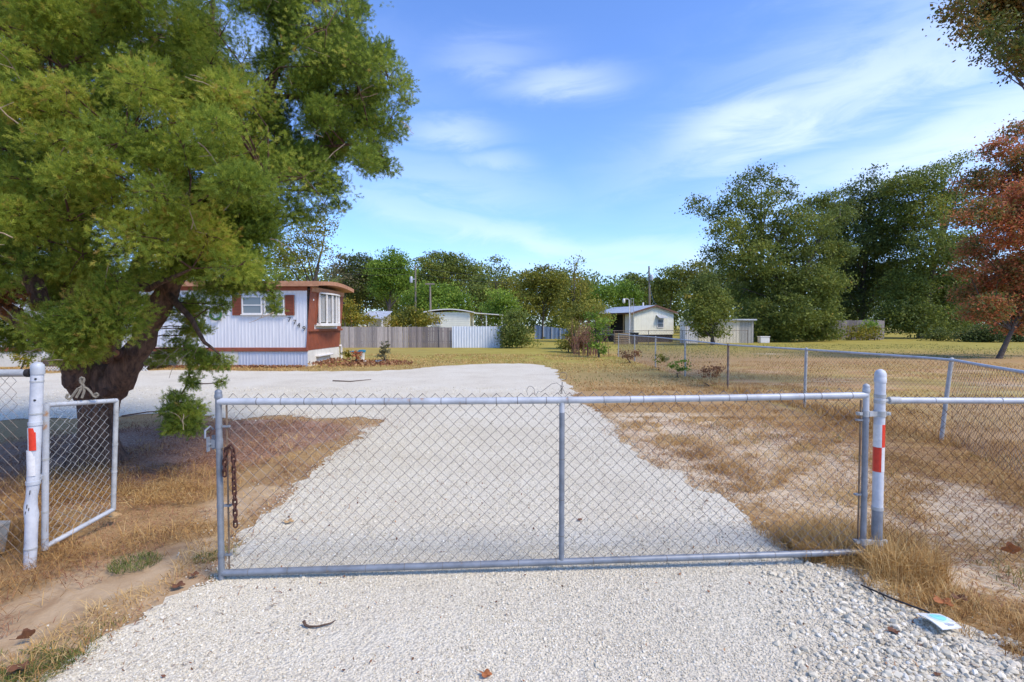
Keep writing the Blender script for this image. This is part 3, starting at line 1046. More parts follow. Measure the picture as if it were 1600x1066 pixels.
def link(mb, c, ax, side, L=.05, w_=.022, r=.0055):
    ax, side = Vector(ax).normalized(), Vector(side).normalized()
    q = []
    hl = L / 2 - w_ / 2
    for k in range(14):
        a = 2 * math.pi * k / 14
        x = math.cos(a) * w_ / 2
        y = math.sin(a) * w_ / 2 + (hl if math.sin(a) >= 0 else -hl)
        q.append(Vector(c) + side * x + ax * y)
    mb.tube(q, r, 6, closed=True)


cy = gp(.02, 0).y - .035
top = [P(351, 742, cy), P(351, 728, cy), P(352, 714, cy), P(354, 701, cy), P(359, 696, cy), P(364, 703, cy), P(365, 718, cy), P(365.5, 740, cy), P(366, 762, cy), P(367, 785, cy), P(367.5, 805, cy), P(368, 822, cy)]
L_ = [0]
for a, b_ in zip(top, top[1:]): L_.append(L_[-1] + (b_ - a).length)
s_, i_ = .012, 0
while s_ < L_[-1] - .01:
    for k in range(len(top) - 1):
        if s_ <= L_[k + 1]: break
    d = (top[k + 1] - top[k]).normalized()
    c = top[k] + d * (s_ - L_[k])
    sd_ = Vector((0, 1, 0)) if i_ % 2 else d.cross(Vector((0, 1, 0)))
    sd_ = (sd_ + Vector((random.uniform(-.25, .25), random.uniform(-.25, .25), 0)))
    sd_ = sd_ - d * sd_.dot(d)
    link(ch, c, d, sd_, .050, .024, .0058)
    s_ += .036
    i_ += 1
tag(ch.build('rusty_chain', M['rust'], smooth=60), 'rusty link chain hanging on the free end of the drive gate', 'chain')

# -------- front right fence
fe = Vector((5.2, 3.58, 0))
fr = thing('roadside_fence', GP + Vector((.06, 0, 0)), 'rusty chain-link fence with pale top rail beyond the right gate post', 'fence')
MB().tube([(2.70, 3.60, 1.168), (3.6, 3.60, 1.165), (4.62, 3.585, 1.165)], .022, 14).build('top_rail', M['galv_pale'], fr, smooth=40)
mb = MB()
mb.tube([(2.66, 3.60, 1.168), (2.735, 3.60, 1.168)], .026, 14)
mb.tube([(2.63, 3.60, 1.163), (2.68, 3.60, 1.168)], .013, 10)
for x in (2.98, 3.45, 3.9): MB().tube([(x - .002, 3.60, 1.168), (x + .002, 3.60, 1.168)], .0238, 12).build('tie_wire', M['galv_worn'], fr)
mb.build('rail_end', M['galv_worn'], fr, smooth=40)
mb = MB()
chainlink(mb, [(2.655, 3.605), (4.62, 3.59)], .01, 1.208, .083, .0021)
mb.build('chain_link_mesh', M['wire_rust'], fr)

# -------- side fence running back
SF = [(4.62, 3.56), (6.45, 7.5), (6.1, 10.6), (5.75, 13.6), (5.75, 17), (5.75, 20.5), (5.75, 24), (5.75, 27.6)]
sf = thing('side_fence', (6.1, 10.6, 0), 'long chain-link fence running back along the right side of the yard', 'fence')
sfz = [1.20, 1.18, 1.19, 1.17, 1.2, 1.21, 1.2, 1.2]
pts = []
for i, (x, y) in enumerate(SF):
    if i == 1: pts += [(5.95, 6.4, 1.185), (6.38, 7.35, 1.19), (6.42, 7.9, 1.19)]
    else: pts.append((x, y, sfz[i]))
MB().tube(pts, .021, 12).build('top_rail', M['galv_pale'], sf, smooth=50)
for i, (x, y) in enumerate(SF):
    lx = -.13 if i == 1 else random.uniform(-.02, .02)
    o = MB().tube([(x + lx, y, -.1), (x + lx * .5, y, .6), (x, y, sfz[i] + .02)], .028 if i else .036, 12)
    o.lathe((x, y, sfz[i] + .01), [(.031, -.02), (.031, .01), (.02, .03), (.003, .036)], 12)
    o.build('fence_post', M['wire_mix'] if i in (3,) else M['galv_worn'], sf, smooth=45)
mb = MB()
chainlink(mb, SF[:2], .0, 1.20, .083, .0019)
chainlink(mb, SF[1:4], .0, 1.20, .083, .0021)
chainlink(mb, SF[3:], .0, 1.2, .11, .0027)
mb.build('chain_link_mesh', M['wire_mix'], sf)

# -------- left post, walk gate, left fence
LP = G(47, 878)
lp = thing('gate_post', LP, 'white painted dented steel post at the left, one red square of tape', 'post')
ltop = P(59, 572, LP.y)
r_ = .037
LEAN = (ltop.x - LP.x) / 1.42


def LPx(z): return LP + Vector((LEAN * z, 0, 0))


pl = []
for k in range(25):
    t = k / 24
    z = -.1 + (1.42 + .1) * t
    dent = -.012 * math.exp(-((z - .42) / .06) ** 2)
    pl.append((LPx(z) + Vector((dent, 0, z)), r_ + .005 * math.exp(-((z - .36) / .05) ** 2) - .004 * math.exp(-((z - .47) / .05) ** 2)))
MB().tube([p for p, r in pl], [r for p, r in pl], 20).build('pole', M['white_paint'], lp, smooth=40)
MB().lathe(LPx(1.4) + Vector((0, 0, 1.40)), [(.040, -.05), (.041, -.045), (.041, 0), (.037, .018), (.025, .033), (.003, .040)], 20).build('dome_cap', M['galv_pale'], lp, smooth=45)
tape(lp, LPx(.89), .0392, .812, .972, -104, -38, 'tape_red', 'red_tape')
tape(lp, LPx(.89), .0392, .812, .972, -200, -105, 'tape_white', 'white_tape')
tape(lp, LPx(.72), .0392, .63, .810, -170, -38, 'tape_white', 'white_tape')
for z in (.10, 1.07, 1.30):
    MB().tube([LPx(z) + Vector((0, 0, z - .006)), LPx(z) + Vector((0, 0, z + .006))], .0398, 20).build('band', M['galv_worn'], lp, smooth=40)
for z in (1.17, 1.32):
    MB().tube([LPx(z) + Vector((.018, -.028, z)), LPx(z) + Vector((.020, -.036, z))], .007, 8).build('bolt_hole', M['black'], lp)
# stray dark dents on the paint
for dx, z, l in ((.0, .40, .03), (.012, .385, .02), (-.01, .36, .02), (.015, .50, .03)):
    c = LPx(z) + Vector((dx, -math.sqrt(.041 ** 2 - dx * dx) - .001, z))
    MB().bar(c, c + Vector((.004, 0, l)), .004, .003, up=(0, 1, 0)).build('scratch', M['dark'], lp)

WA = P(70, 855, 3.78); WB = P(177, 796, 4.36)
WAt = P(72, 633, 3.78); WBt = P(182, 626, 4.36)
wg = thing('walk_gate', (WA.x, WA.y, 0), 'narrow open chain-link walk gate hung on the white left post', 'gate')
MB().tube([WA - Vector((0, 0, .02)), WAt + Vector((0, 0, .012))], .021, 14).build('stile', M['galv_pale'], wg, smooth=40)
MB().tube([WB, WBt], .0185, 14).build('stile', M['galv_worn'], wg, smooth=40)
MB().tube([WAt, WBt], .0185, 14).build('top_rail', M['galv_pale'], wg, smooth=40)
MB().tube([WA, WB], .0185, 14).build('bottom_rail', M['galv_pale'], wg, smooth=40)
mb = MB()
zA0, zA1, zB0, zB1 = WA.z, WAt.z, WB.z, WBt.z
chainlink(mb, [(WA.x, WA.y + .03), (WB.x, WB.y - .01)], lambda s: zA0 + (zB0 - zA0) * s, lambda s: zA1 + (zB1 - zA1) * s + .005, .075, .0017)
for t in np.linspace(.1, .95, 7):
    c = WAt.lerp(WBt, t)
    clip_ring(mb, c, WBt - WAt, .0202, .0016)
mb.build('chain_link_mesh', M['galv_worn'], wg)
for z in (.575, 1.0):
    mb = MB()
    c = Vector((WA.x, WA.y, z))
    mb.tube([c - Vector((0, 0, .016)), c + Vector((0, 0, .016))], .0265, 14)
    mb.bar(c - Vector((.0, .01, 0)), LPx(z) + Vector((.036, -.015, z)), .014, .026)
    mb.tube([LPx(z) + Vector((0, 0, z - .012)), LPx(z) + Vector((0, 0, z + .012))], .042, 18)
    mb.build('hinge', M['galv_pale'], wg, smooth=40)
for t in (.35, .6):
    c = WB.lerp(WBt, t)
    MB().tube([c - Vector((0, 0, .01)), c + Vector((0, 0, .01))], .021, 12).build('tension_band', M['galv_worn'], wg, smooth=40)
for t in (.25, .62):
    c = WA.lerp(WAt, t)
    MB().tube([c - Vector((0, 0, .008)), c + Vector((0, 0, .008))], .0232, 12).build('tension_band', M['galv_worn'], wg, smooth=40)
# scroll on the walk gate
yy = 4.02


def sp(x, y): return P(x, y, yy + (x - 128) * .004)


mb = MB()
for spine in ([(119, 622), (125, 611), (128, 603), (131.5, 593.5), (130, 590.5), (127, 590), (125, 593), (126, 598), (131, 603), (131.5, 612), (128, 622)],
              [(127, 605), (122, 607), (118, 612), (113, 619), (109, 624), (105, 623), (103.5, 619), (105.5, 616.5), (108, 618)],
              [(131, 605), (136, 607), (141, 612), (146, 619), (150, 621), (153, 619), (153, 615.5), (150, 614.5), (148, 617)]):
    q = [sp(*p) for p in spine]
    ql = []
    for a, b_ in zip(q, q[1:]): ql += [a, a.lerp(b_, .5)]
    ql.append(q[-1])
    for a, b_ in zip(ql, ql[1:]):
        mb.bar(a, b_ + (b_ - a) * .1, .020, .006, up=Vector((0, 1, 0)).cross((b_ - a)))
mb.build('scroll_ornament', M['ivory_scroll'], wg)

lf = thing('roadside_fence', LP + Vector((-.06, 0, 0)), 'short piece of chain-link fence left of the white post', 'fence')
MB().tube([LP + Vector((-2.2, .02, 1.345)), LPx(1.36) + Vector((-.05, 0, 1.36))], .027, 14).build('top_rail', M['galv_worn'], lf, smooth=40)
MB().tube([LPx(1.36) + Vector((-.075, 0, 1.36)), LPx(1.36) + Vector((-.045, 0, 1.36))], .030, 14).build('rail_end', M['dark'], lf, smooth=40)
mb = MB()
chainlink(mb, [(LP.x - 2.1, LP.y + .01), (LP.x - .06, LP.y + .01)], .01, 1.34, .083, .0019)
mb.build('chain_link_mesh', M['wire_mix'], lf)

bl = thing('concrete_block', G(-26, 868), 'mossy grey concrete block standing in the hay left of the white post', 'block')
c = G(-26, 868)
mb = MB()
mb.add([(c.x - .11, c.y - .05, -.02), (c.x + .055, c.y - .05, -.02), (c.x + .055, c.y + .10, -.02), (c.x - .11, c.y + .10, -.02),
        (c.x - .13, c.y - .07, .19), (c.x + .085, c.y - .07, .19), (c.x + .085, c.y + .12, .19), (c.x - .13, c.y + .12, .19)],
       [(0, 3, 2, 1), (4, 5, 6, 7), (0, 1, 5, 4), (1, 2, 6, 5), (2, 3, 7, 6), (3, 0, 4, 7)])
mb.build('block_body', M['concrete'], bl)
mb = MB().bbox(c.x - .135, c.x + .09, c.y - .075, c.y + .125, .188, .215, .006)
mb.build('rim', M['concrete'], bl)


# ------------------------------------------------------------------ foliage builders
def leaf_quads(C, size, out_dir, tint, flat=.5):
    n = len(C)
    a = RNG.normal(size=(n, 3)) + out_dir * .5
    a[:, 2] -= .15
    a /= np.linalg.norm(a, axis=1)[:, None]
    b = np.cross(a, RNG.normal(size=(n, 3)) + np.array([0, 0, 1.0]) * flat)
    b /= np.linalg.norm(b, axis=1)[:, None] + 1e-9
    nn = np.cross(a, b)
    s = size[:, None]
    V = np.stack([C - a * s * .5, C + b * s * .30 + nn * s * .10, C + a * s * .5, C - b * s * .30 + nn * s * .10], 1)
    k = np.arange(n)[:, None] * 4
    T = k + np.array([[0, 1, 2, 3]])
    return V.reshape(-1, 3), T, np.repeat(tint, 4)


def unit(n):
    v = RNG.normal(size=(n, 3))
    return v / np.linalg.norm(v, axis=1)[:, None]


def crown_pts(blobs, Y, depth_f, sub_per_m2, leaves_per, leaf, sub_r):
    """blobs: (px,py,rpx[,density]); returns leaf centres, outward dirs, tint, sub-clump centres"""
    C, D, Tn, S = [], [], [], []
    for bl_ in blobs:
        px, py, rp = bl_[:3]
        den = bl_[3] if len(bl_) > 3 else 1.0
        R = rp * Y / F
        dy = random.uniform(-.5, .5) * depth_f
        c = np.array(P(px, py, Y + dy))
        ns = max(4, int(sub_per_m2 * R * R * den))
        u = unit(ns)
        rr = RNG.uniform(.25, 1.0, ns) ** .45
        sc = c + u * (rr * R)[:, None] * np.array([1, 1.05, .92])
        bt = RNG.normal(0, .10)
        for q, uu in zip(sc, u):
            if q[2] < .25: q[2] = .25 + random.random() * .3
            nl = max(3, int(leaves_per * random.uniform(.5, 1.4)))
            r0 = sub_r * random.uniform(.6, 1.4)
            off = RNG.normal(size=(nl, 3)) * np.array([r0, r0, r0 * .42])
            C.append(q + off)
            D.append(np.repeat((uu * .8 + np.array([0, 0, .3]))[None], nl, 0))
            Tn.append(np.clip(RNG.normal(.45 + bt + RNG.normal(0, .14), .14, nl), 0, 1))
            S.append(q)
    return np.concatenate(C), np.concatenate(D), np.concatenate(Tn), np.array(S)


def tree(name, label, blobs, Y, base_px, leafk, cat='tree', group=None, leaf=None, dens=1.0, trunk_r=None, base_Y=None, limbs=True, per=30, bark='bark_far', sub_r=None, depth=None, lean=0):
    bx = P(base_px, 540, base_Y or Y).x
    base = Vector((bx, base_Y or Y, 0))
    root = thing(name, base, label, cat, group)
    leaf = leaf or .0043 * Y
    sub_r = sub_r or .0088 * Y
    wpx = max(b[0] + b[2] for b in blobs) - min(b[0] - b[2] for b in blobs)
    depth = depth or wpx * Y / F * .5
    C, D, Tn, S = crown_pts(blobs, Y, depth, dens * 5.6 * math.pi / (.3 * leaf * leaf * per), per, leaf, sub_r)
    size = leaf * RNG.uniform(.6, 1.4, len(C))
    V, T, t = leaf_quads(C, size, D, Tn, 1.1)
    np_obj('crown', V, T, M['leaf_' + leafk], root, {'tint': t})
    # trunk and limbs
    cx = np.array([P(b[0], b[1], Y) for b in blobs])
    top = cx[np.argmax(cx[:, 2])].copy()
    if lean: top[0] = bx + lean
    tr = trunk_r or .012 * top[2] + .03
    mb = MB()
    zt_ = top[2] * .92
    mids = []
    for k in range(8):
        t_ = k / 7
        mids.append(Vector((bx + (top[0] - bx) * t_ ** (1.5 if not lean else .8) + random.uniform(-.1, .1) * tr * 3 * t_, base.y + random.uniform(-.2, .2) * t_, -.1 + (zt_ + .1) * t_)))
    mb.tube(mids, [tr * (1.35 if k == 0 else 1 - .85 * k / 7) for k in range(8)], 8, jit=.15)
    if limbs:
        for b in cx:
            k = max(1, min(6, int(7 * max(.15, (b[2] * .62) / zt_))))
            s = mids[k]
            e = Vector(b)
            mid = s.lerp(e, .5) + Vector((random.uniform(-.1, .1), random.uniform(-.1, .1), .06)) * (e - s).length
            mb.tube([s, mid, e], [tr * .45, tr * .28, tr * .06], 6, cap=False)
        ii = RNG.choice(len(S), min(len(S), 40), replace=False)
        for q in S[ii]:
            j = np.argmin(np.linalg.norm(cx - q, axis=1))
            mb.tube([Vector(cx[j]), Vector(cx[j]).lerp(Vector(q), .5) + Vector((0, 0, .1)), Vector(q)], [tr * .12, tr * .08, tr * .03], 4, cap=False)
    mb.build('trunk', M[bark], root, smooth=60)
    return root


# ------------------------------------------------------------------ background trees
tree('sparse_tree', 'sparse half-bare tree rising behind the mobile home roof', [(482, 362, 26, .5), (455, 385, 26, .5), (508, 352, 14, .5), (470, 412, 26, .45), (500, 385, 14, .4), (440, 400, 20, .6)], 40, 478, 'olive', dens=.8, trunk_r=.16)
tree('bare_tree', 'thin grey-brown tree just right of the mobile home roof, nearly leafless', [(532, 400, 9, .7), (545, 412, 12, .6), (528, 425, 14, .6), (550, 440, 16, .7)], 74, 540, 'grey', dens=.9, trunk_r=.15)
tree('oak_tree', 'dark rounded oak between the thin grey tree and the bright pine', [(566, 418, 24), (585, 432, 24), (562, 450, 26), (590, 462, 22), (545, 465, 20)], 76, 575, 'dark')
tree('pine_tree', 'bright green rounded pine above the corrugated shed roof', [(613, 408, 20), (600, 425, 22), (628, 425, 18), (614, 440, 24), (596, 452, 16), (634, 452, 14)], 66, 607, 'bright', trunk_r=.3)
tree('oak_tree', 'broad olive oak behind the white utility pole', [(690, 412, 22), (668, 424, 22), (714, 414, 20), (737, 430, 20), (700, 436, 26), (745, 452, 20), (662, 448, 20)], 84, 700, 'oak')
tree('young_tree', 'bright green young tree behind the brown T-shaped pole', [(642, 470, 16), (668, 462, 22), (700, 462, 22), (720, 474, 18), (655, 485, 16), (690, 485, 20)], 58, 680, 'bright')
tree('shrub', 'yellow and orange shrub overhanging the grey board fence', [(640, 494, 15), (655, 502, 13), (620, 502, 11), (676, 500, 10), (655, 518, 7)], 41, 640, 'yellow', 'shrub', limbs=False)
tree('shrub', 'yellow-green shrub just right of the mobile home end', [(548, 492, 13), (560, 500, 10), (545, 475, 9), (575, 502, 9)], 43, 552, 'yellow', 'shrub', limbs=False)
tree('pine_tree', 'slim sparse pine with open crown above the cream house roof', [(775, 412, 11, .6), (786, 422, 8, .6), (765, 424, 6, .6), (776, 432, 8, .4)], 80, 774, 'oak', dens=.7, trunk_r=.13)
tree('young_tree', 'dull green tree behind the slim sparse pine', [(750, 458, 15), (764, 466, 14), (742, 476, 14)], 70, 754, 'oak')
tree('young_tree', 'deep green tree right of the cream house, above the white panel fence', [(780, 464, 16), (794, 478, 15), (770, 482, 14), (783, 496, 14)], 50, 782, 'bright')
tree('shrub', 'large dark olive shrub at the right end of the white panel fence', [(804, 498, 16), (798, 516, 16), (812, 522, 15), (818, 536, 11), (798, 534, 12)], 38, 806, 'oak', 'shrub', limbs=False)
tree('oak_tree', 'wide olive-yellow oak left of the half-bare thin tree', [(826, 438, 16), (850, 430, 18), (872, 440, 16), (838, 455, 20), (865, 458, 20), (828, 474, 18), (850, 478, 18)], 62, 848, 'olive')
tree('sparse_tree', 'thin tall tree with nearly leafless top left of the cream house porch', [(898, 408, 9, .35), (893, 428, 10, .4), (908, 446, 14, .7), (898, 466, 18), (912, 482, 18), (890, 486, 18), (928, 480, 12)], 52, 897, 'olive', trunk_r=.14)
tree('pine_tree', 'bright green low pine row tree behind the cream house roof, left one', [(940, 456, 15), (928, 470, 14), (955, 465, 14)], 86, 940, 'bright')
tree('pine_tree', 'bright green low pine just behind the street lamp pole', [(972, 452, 15), (990, 458, 13), (980, 470, 14)], 88, 980, 'bright')
tree('oak_tree', 'far olive tree left of the tall grey utility pole', [(984, 436, 11), (1000, 442, 12), (1006, 456, 12)], 100, 996, 'oak')
tree('oak_tree', 'far olive tree right of the tall grey utility pole', [(1040, 432, 14), (1056, 426, 12), (1030, 446, 14), (1052, 450, 16)], 100, 1042, 'oak')
tree('oak_tree', 'far rounded olive tree left of the tall spreading oak', [(1082, 424, 13), (1098, 418, 12), (1075, 440, 14), (1100, 440, 18)], 98, 1088, 'olive')
tree('young_tree', 'small round-topped olive tree standing before the cream shed', [(1100, 444, 20), (1084, 464, 18), (1118, 470, 20), (1100, 486, 22), (1130, 492, 15), (1088, 500, 15), (1108, 508, 17), (1122, 516, 10), (1100, 520, 8)], 44, 1114, 'oak', trunk_r=.16)
tree('oak_tree', 'tall spreading open-crowned oak with arms reaching over the cream shed', [(1190, 272, 18, .5), (1165, 290, 20, .55), (1215, 290, 17, .5), (1148, 318, 22, .6), (1092, 322, 14, .6), (1116, 330, 16, .6), (1186, 320, 26, .7), (1238, 300, 14, .45), (1228, 345, 22, .7), (1140, 362, 24, .8), (1175, 370, 26), (1250, 330, 14, .5), (1120, 400, 20, .8), (1268, 322, 16, .7), (1296, 312, 16, .7), (1312, 338, 18)], 56, 1188, 'oak', trunk_r=.32)
tree('oak_tree', 'dense dark green oak with foliage down to the grass beside the cream shed', [(1150, 415, 24), (1190, 405, 30), (1240, 392, 28), (1282, 400, 26), (1165, 452, 28), (1215, 445, 34), (1268, 445, 34), (1300, 440, 20), (1185, 492, 30), (1235, 492, 34), (1282, 488, 28), (1210, 520, 16), (1255, 520, 18), (1165, 512, 18), (1292, 515, 14), (1285, 352, 22, .8), (1255, 352, 20, .8), (1312, 392, 20), (1210, 365, 20, .8), (1185, 522, 15), (1228, 526, 13), (1275, 524, 15), (1300, 526, 10)], 54, 1225, 'oak', trunk_r=.4)
tree('oak_tree', 'tall dark oak directly behind the back board fence', [(1335, 302, 18, .7), (1362, 276, 14, .5), (1318, 340, 26), (1362, 325, 28), (1340, 380, 32), (1375, 375, 28), (1345, 430, 34), (1310, 400, 20), (1335, 475, 28), (1372, 440, 30), (1378, 300, 18, .7), (1300, 370, 22), (1298, 430, 22), (1290, 330, 14, .6)], 72, 1345, 'dark', trunk_r=.4)
tree('oak_tree', 'broad tall green oak beside the red-leaved tree', [(1410, 290, 24), (1445, 285, 26), (1480, 262, 18, .45), (1398, 340, 30), (1440, 335, 32), (1485, 320, 28), (1405, 395, 34), (1455, 390, 34), (1500, 385, 26), (1415, 450, 34), (1465, 450, 34), (1505, 450, 26), (1400, 495, 26), (1440, 500, 28), (1485, 500, 26), (1505, 250, 12, .35)], 66, 1440, 'oak', trunk_r=.45)
tree('maple_tree', 'red-leaved autumn tree with leaning grey trunk at the right edge', [(1590, 205, 18, .7), (1562, 235, 18, .8), (1605, 250, 26), (1530, 280, 18), (1506, 288, 10, .7), (1570, 292, 28), (1615, 310, 34), (1532, 332, 22), (1502, 345, 12), (1580, 360, 32), (1530, 390, 24), (1510, 420, 14), (1560, 430, 30), (1620, 420, 38), (1515, 458, 18), (1600, 475, 30), (1545, 482, 22), (1518, 492, 10), (1580, 505, 18), (1660, 250, 40, .35), (1670, 340, 44, .3), (1680, 440, 44, .3), (1600, 420, 30), (1590, 330, 26)], 26, 1560, 'red', leaf=.13, dens=1.35, per=13, sub_r=.28, bark='bark_far', trunk_r=.10, lean=3.2)
tree('autumn_tree', 'rust and green leafed branch hanging into the top right corner', [(1500, 14, 20, .8), (1530, 30, 24, .9), (1515, 50, 14, .7), (1545, 60, 14, .7), (1530, 88, 9, .6), (1575, 62, 16, .8), (1600, 75, 18), (1582, 88, 14), (1602, 108, 15), (1560, 40, 16), (1570, 10, 26), (1600, 30, 22, .7), (1590, 75, 18, .7), (1600, 105, 14, .6), (1640, 20, 40), (1560, -40, 50), (1650, -60, 70), (1700, 60, 50), (1760, -60, 90)], 13, 1850, 'rust', leaf=.085, dens=1.0, per=14, sub_r=.16, trunk_r=.10)
for i, (px, r, d) in enumerate([(1520, 13, 52), (1548, 15, 51), (1592, 14, 52), (1470, 11, 55)]):
    tree('shrub', ['dark green shrub under the left of the red tree', 'dark green shrub just left of the leaning grey trunk', 'dark green shrub at the frame edge behind the leaning trunk', 'dark green shrub at the foot of the broad green oak'][i], [(px, 522, r), (px + 9, 527, r * .7), (px - 9, 527, r * .7)], d, px, 'dark', 'shrub', limbs=False)

for (nm, lb, bl_, Y_, bp, lk) in [
    ('oak_tree', 'far dull green oak between mobile home roof and bright pine', [(530, 452, 16), (555, 470, 16), (512, 470, 14)], 82, 530, 'oak'),
    ('oak_tree', 'far olive oak filling the gap behind the slim sparse pine', [(790, 446, 15), (808, 455, 15), (772, 452, 12)], 92, 790, 'olive'),
    ('oak_tree', 'far green oak right of the thin half-bare tree', [(925, 450, 12), (915, 462, 13)], 92, 920, 'oak'),
    ('oak_tree', 'far dark oak behind the tall spreading oak, mostly hidden', [(1130, 430, 18), (1150, 460, 20), (1120, 470, 18)], 80, 1135, 'dark'),
    ('oak_tree', 'far oak showing low between the dense oak and dark oak', [(1310, 470, 18), (1300, 495, 16), (1325, 495, 16)], 84, 1310, 'oak'),
    ('oak_tree', 'far oak showing behind the red tree low at right', [(1540, 480, 22), (1580, 490, 22), (1515, 500, 18), (1610, 470, 24)], 80, 1560, 'oak')]:
    tree(nm, lb, bl_, Y_, bp, lk)

# far wood closing the view
C, D, Tn = [], [], []
for k in range(420):
    px = random.uniform(-60, 1660)
    Y = random.uniform(105, 135)
    topy = 446 + 10 * math.sin(px * .013) - (14 if px > 1050 else 0) - (16 if px < 760 else 0)
    for py in np.arange(topy, 512, 15):
        c = np.array(P(px + random.uniform(-8, 8), py + random.uniform(-5, 5), Y))
        u = unit(70)
        C.append(c + u * (RNG.uniform(.4, 1, 70) ** .5 * 2.3)[:, None])
        D.append(u)
        Tn.append(np.clip(RNG.normal(.4 + random.uniform(-.15, .15), .15, 70), 0, 1))
C, D, Tn = map(np.concatenate, (C, D, Tn))
V, T, t = leaf_quads(C, .6 * RNG.uniform(.6, 1.4, len(C)), D, Tn)
tag(np_obj('far_wood', V, T, M['leaf_oak'], None, {'tint': t}), 'far-off wood closing the view behind the houses', 'wood', kind='stuff')

# ------------------------------------------------------------------ the cedar
CB = Vector((-5.1, 6.35, 0))
ced = thing('cedar_tree', CB, 'big cedar with thick dark trunk and feathery yellow-green crown behind the walk gate', 'tree')


def cp(px, py, Y): return P(px, py, Y)


tk = MB()
prof = [(-.1, .42), (.05, .36), (.25, .245), (.5, .225), (.75, .25), (.95, .29), (1.1, .30), (1.2, .25), (1.28, .14)]
q, f = [], []
nsd = 40
for k, (z, r) in enumerate(prof):
    for j in range(nsd):
        a = 2 * math.pi * j / nsd
        rr = r * (1 + .10 * math.sin(3 * a + .6) + .07 * math.sin(7 * a + z * 2) + .05 * math.sin(13 * a + z * 4) + random.uniform(-.035, .035))
        rr *= .86
        q.append((CB.x - .10 + rr * math.cos(a) + .07 * z, CB.y + rr * .9 * math.sin(a), z))
for k in range(len(prof) - 1):
    for j in range(nsd):
        f.append((k * nsd + j, k * nsd + (j + 1) % nsd, (k + 1) * nsd + (j + 1) % nsd, (k + 1) * nsd + j))
f.append(tuple(range((len(prof) - 1) * nsd, len(prof) * nsd)))
tk.add(q, f)
tk.build('trunk', M['bark'], ced, smooth=70)
limbs = [
    # right limb
    ([cp(190, 578, 6.2), cp(212, 545, 6.2), cp(240, 500, 6.2), cp(262, 458, 6.15), cp(285, 410, 6.1), cp(320, 340, 6.3), cp(370, 250, 6.6), cp(420, 150, 6.8), cp(450, 60, 7.0), cp(470, -60, 7.2)], [.165, .145, .13, .12, .11, .10, .08, .06, .05, .02]),
    # left limb
    ([cp(120, 580, 6.1), cp(95, 545, 5.9), cp(60, 520, 5.7), cp(20, 492, 5.5), cp(-40, 450, 5.4), cp(-140, 380, 5.4)], [.20, .13, .105, .09, .07, .03]),
    # central leaders
    ([cp(135, 570, 6.4), cp(120, 500, 6.6), cp(118, 420, 6.8), cp(135, 330, 6.9), cp(132, 270, 7.0), cp(120, 200, 7.0), cp(90, 80, 7.1), cp(60, -60, 7.2), cp(60, -220, 7.2)], [.20, .15, .12, .10, .09, .08, .06, .045, .015]),
    ([cp(165, 570, 6.6), cp(175, 500, 7.0), cp(220, 420, 7.3), cp(255, 320, 7.5), cp(290, 200, 7.6), cp(330, 60, 7.6), cp(340, -120, 7.6)], [.16, .12, .10, .08, .06, .04, .015]),
    ([cp(60, 480, 5.9), cp(40, 400, 6.1), cp(25, 300, 6.3), cp(20, 160, 6.3), cp(-30, 20, 6.4), cp(-60, -120, 6.4)], [.10, .085, .07, .055, .035, .015]),
    # reddish forked branch in front, upper left
    ([cp(134, 330, 5.6), cp(128, 270, 5.4), cp(120, 215, 5.2), cp(100, 188, 5.1), cp(70, 160, 5.0)], [.035, .035, .032, .026, .015]),
    ([cp(120, 212, 5.2), cp(121, 180, 5.2), cp(120, 140, 5.2)], [.022, .018, .008]),
    # low branches
    ([cp(165, 560, 6.0), cp(172, 548, 5.6), cp(180, 520, 5.1), cp(185, 490, 4.8)], [.08, .05, .03, .012]),
    ([cp(262, 458, 6.1), cp(300, 500, 5.9), cp(320, 535, 5.8), cp(345, 555, 5.75)], [.045, .03, .02, .006]),
    ([cp(200, 450, 6.0), cp(230, 452, 5.7), cp(255, 440, 5.3), cp(300, 420, 5.0)], [.05, .035, .025, .01]),
    ([cp(288, 540, 5.9), cp(297, 575, 5.8), cp(293, 600, 5.8), cp(280, 622, 5.75), cp(274, 650, 5.7)], [.018, .013, .011, .008, .004]),
]
for a_ in ([(285, 410, 6.1), (292, 378, 5.6), (300, 350, 5.2), (292, 325, 4.9)], [(132, 300, 6.9), (158, 262, 6.0), (190, 232, 5.2), (200, 215, 4.8)],
           [(320, 340, 6.3), (352, 322, 5.8), (392, 300, 5.5), (420, 285, 5.3)], [(25, 300, 6.3), (50, 322, 5.6), (92, 342, 5.1), (110, 345, 4.7)],
           [(118, 420, 6.8), (92, 402, 6.0), (70, 380, 5.3), (60, 370, 4.9)], [(370, 250, 6.6), (435, 238, 6.5), (520, 228, 6.5), (580, 222, 6.5)],
           [(420, 150, 6.8), (500, 152, 6.8), (560, 146, 6.8), (610, 140, 6.8)], [(450, 60, 7.0), (500, 44, 6.9), (545, 34, 6.9)],
           [(255, 320, 7.5), (330, 292, 7.1), (430, 296, 6.8), (520, 300, 6.7)], [(290, 200, 7.6), (340, 170, 6.6), (390, 150, 5.9)],
           [(132, 270, 7.0), (200, 180, 6.3), (250, 130, 5.6)], [(20, 160, 6.3), (80, 120, 5.6), (140, 80, 5.2)], [(90, 80, 7.1), (170, 40, 6.3), (240, 20, 5.8)],
           [(285, 410, 6.1), (330, 412, 6.0), (380, 420, 6.1), (425, 450, 6.2)], [(320, 340, 6.4), (380, 350, 6.6), (430, 360, 6.8)]):
    limbs.append(([cp(*q) for q in a_], list(np.linspace(.036, .008, len(a_)))))
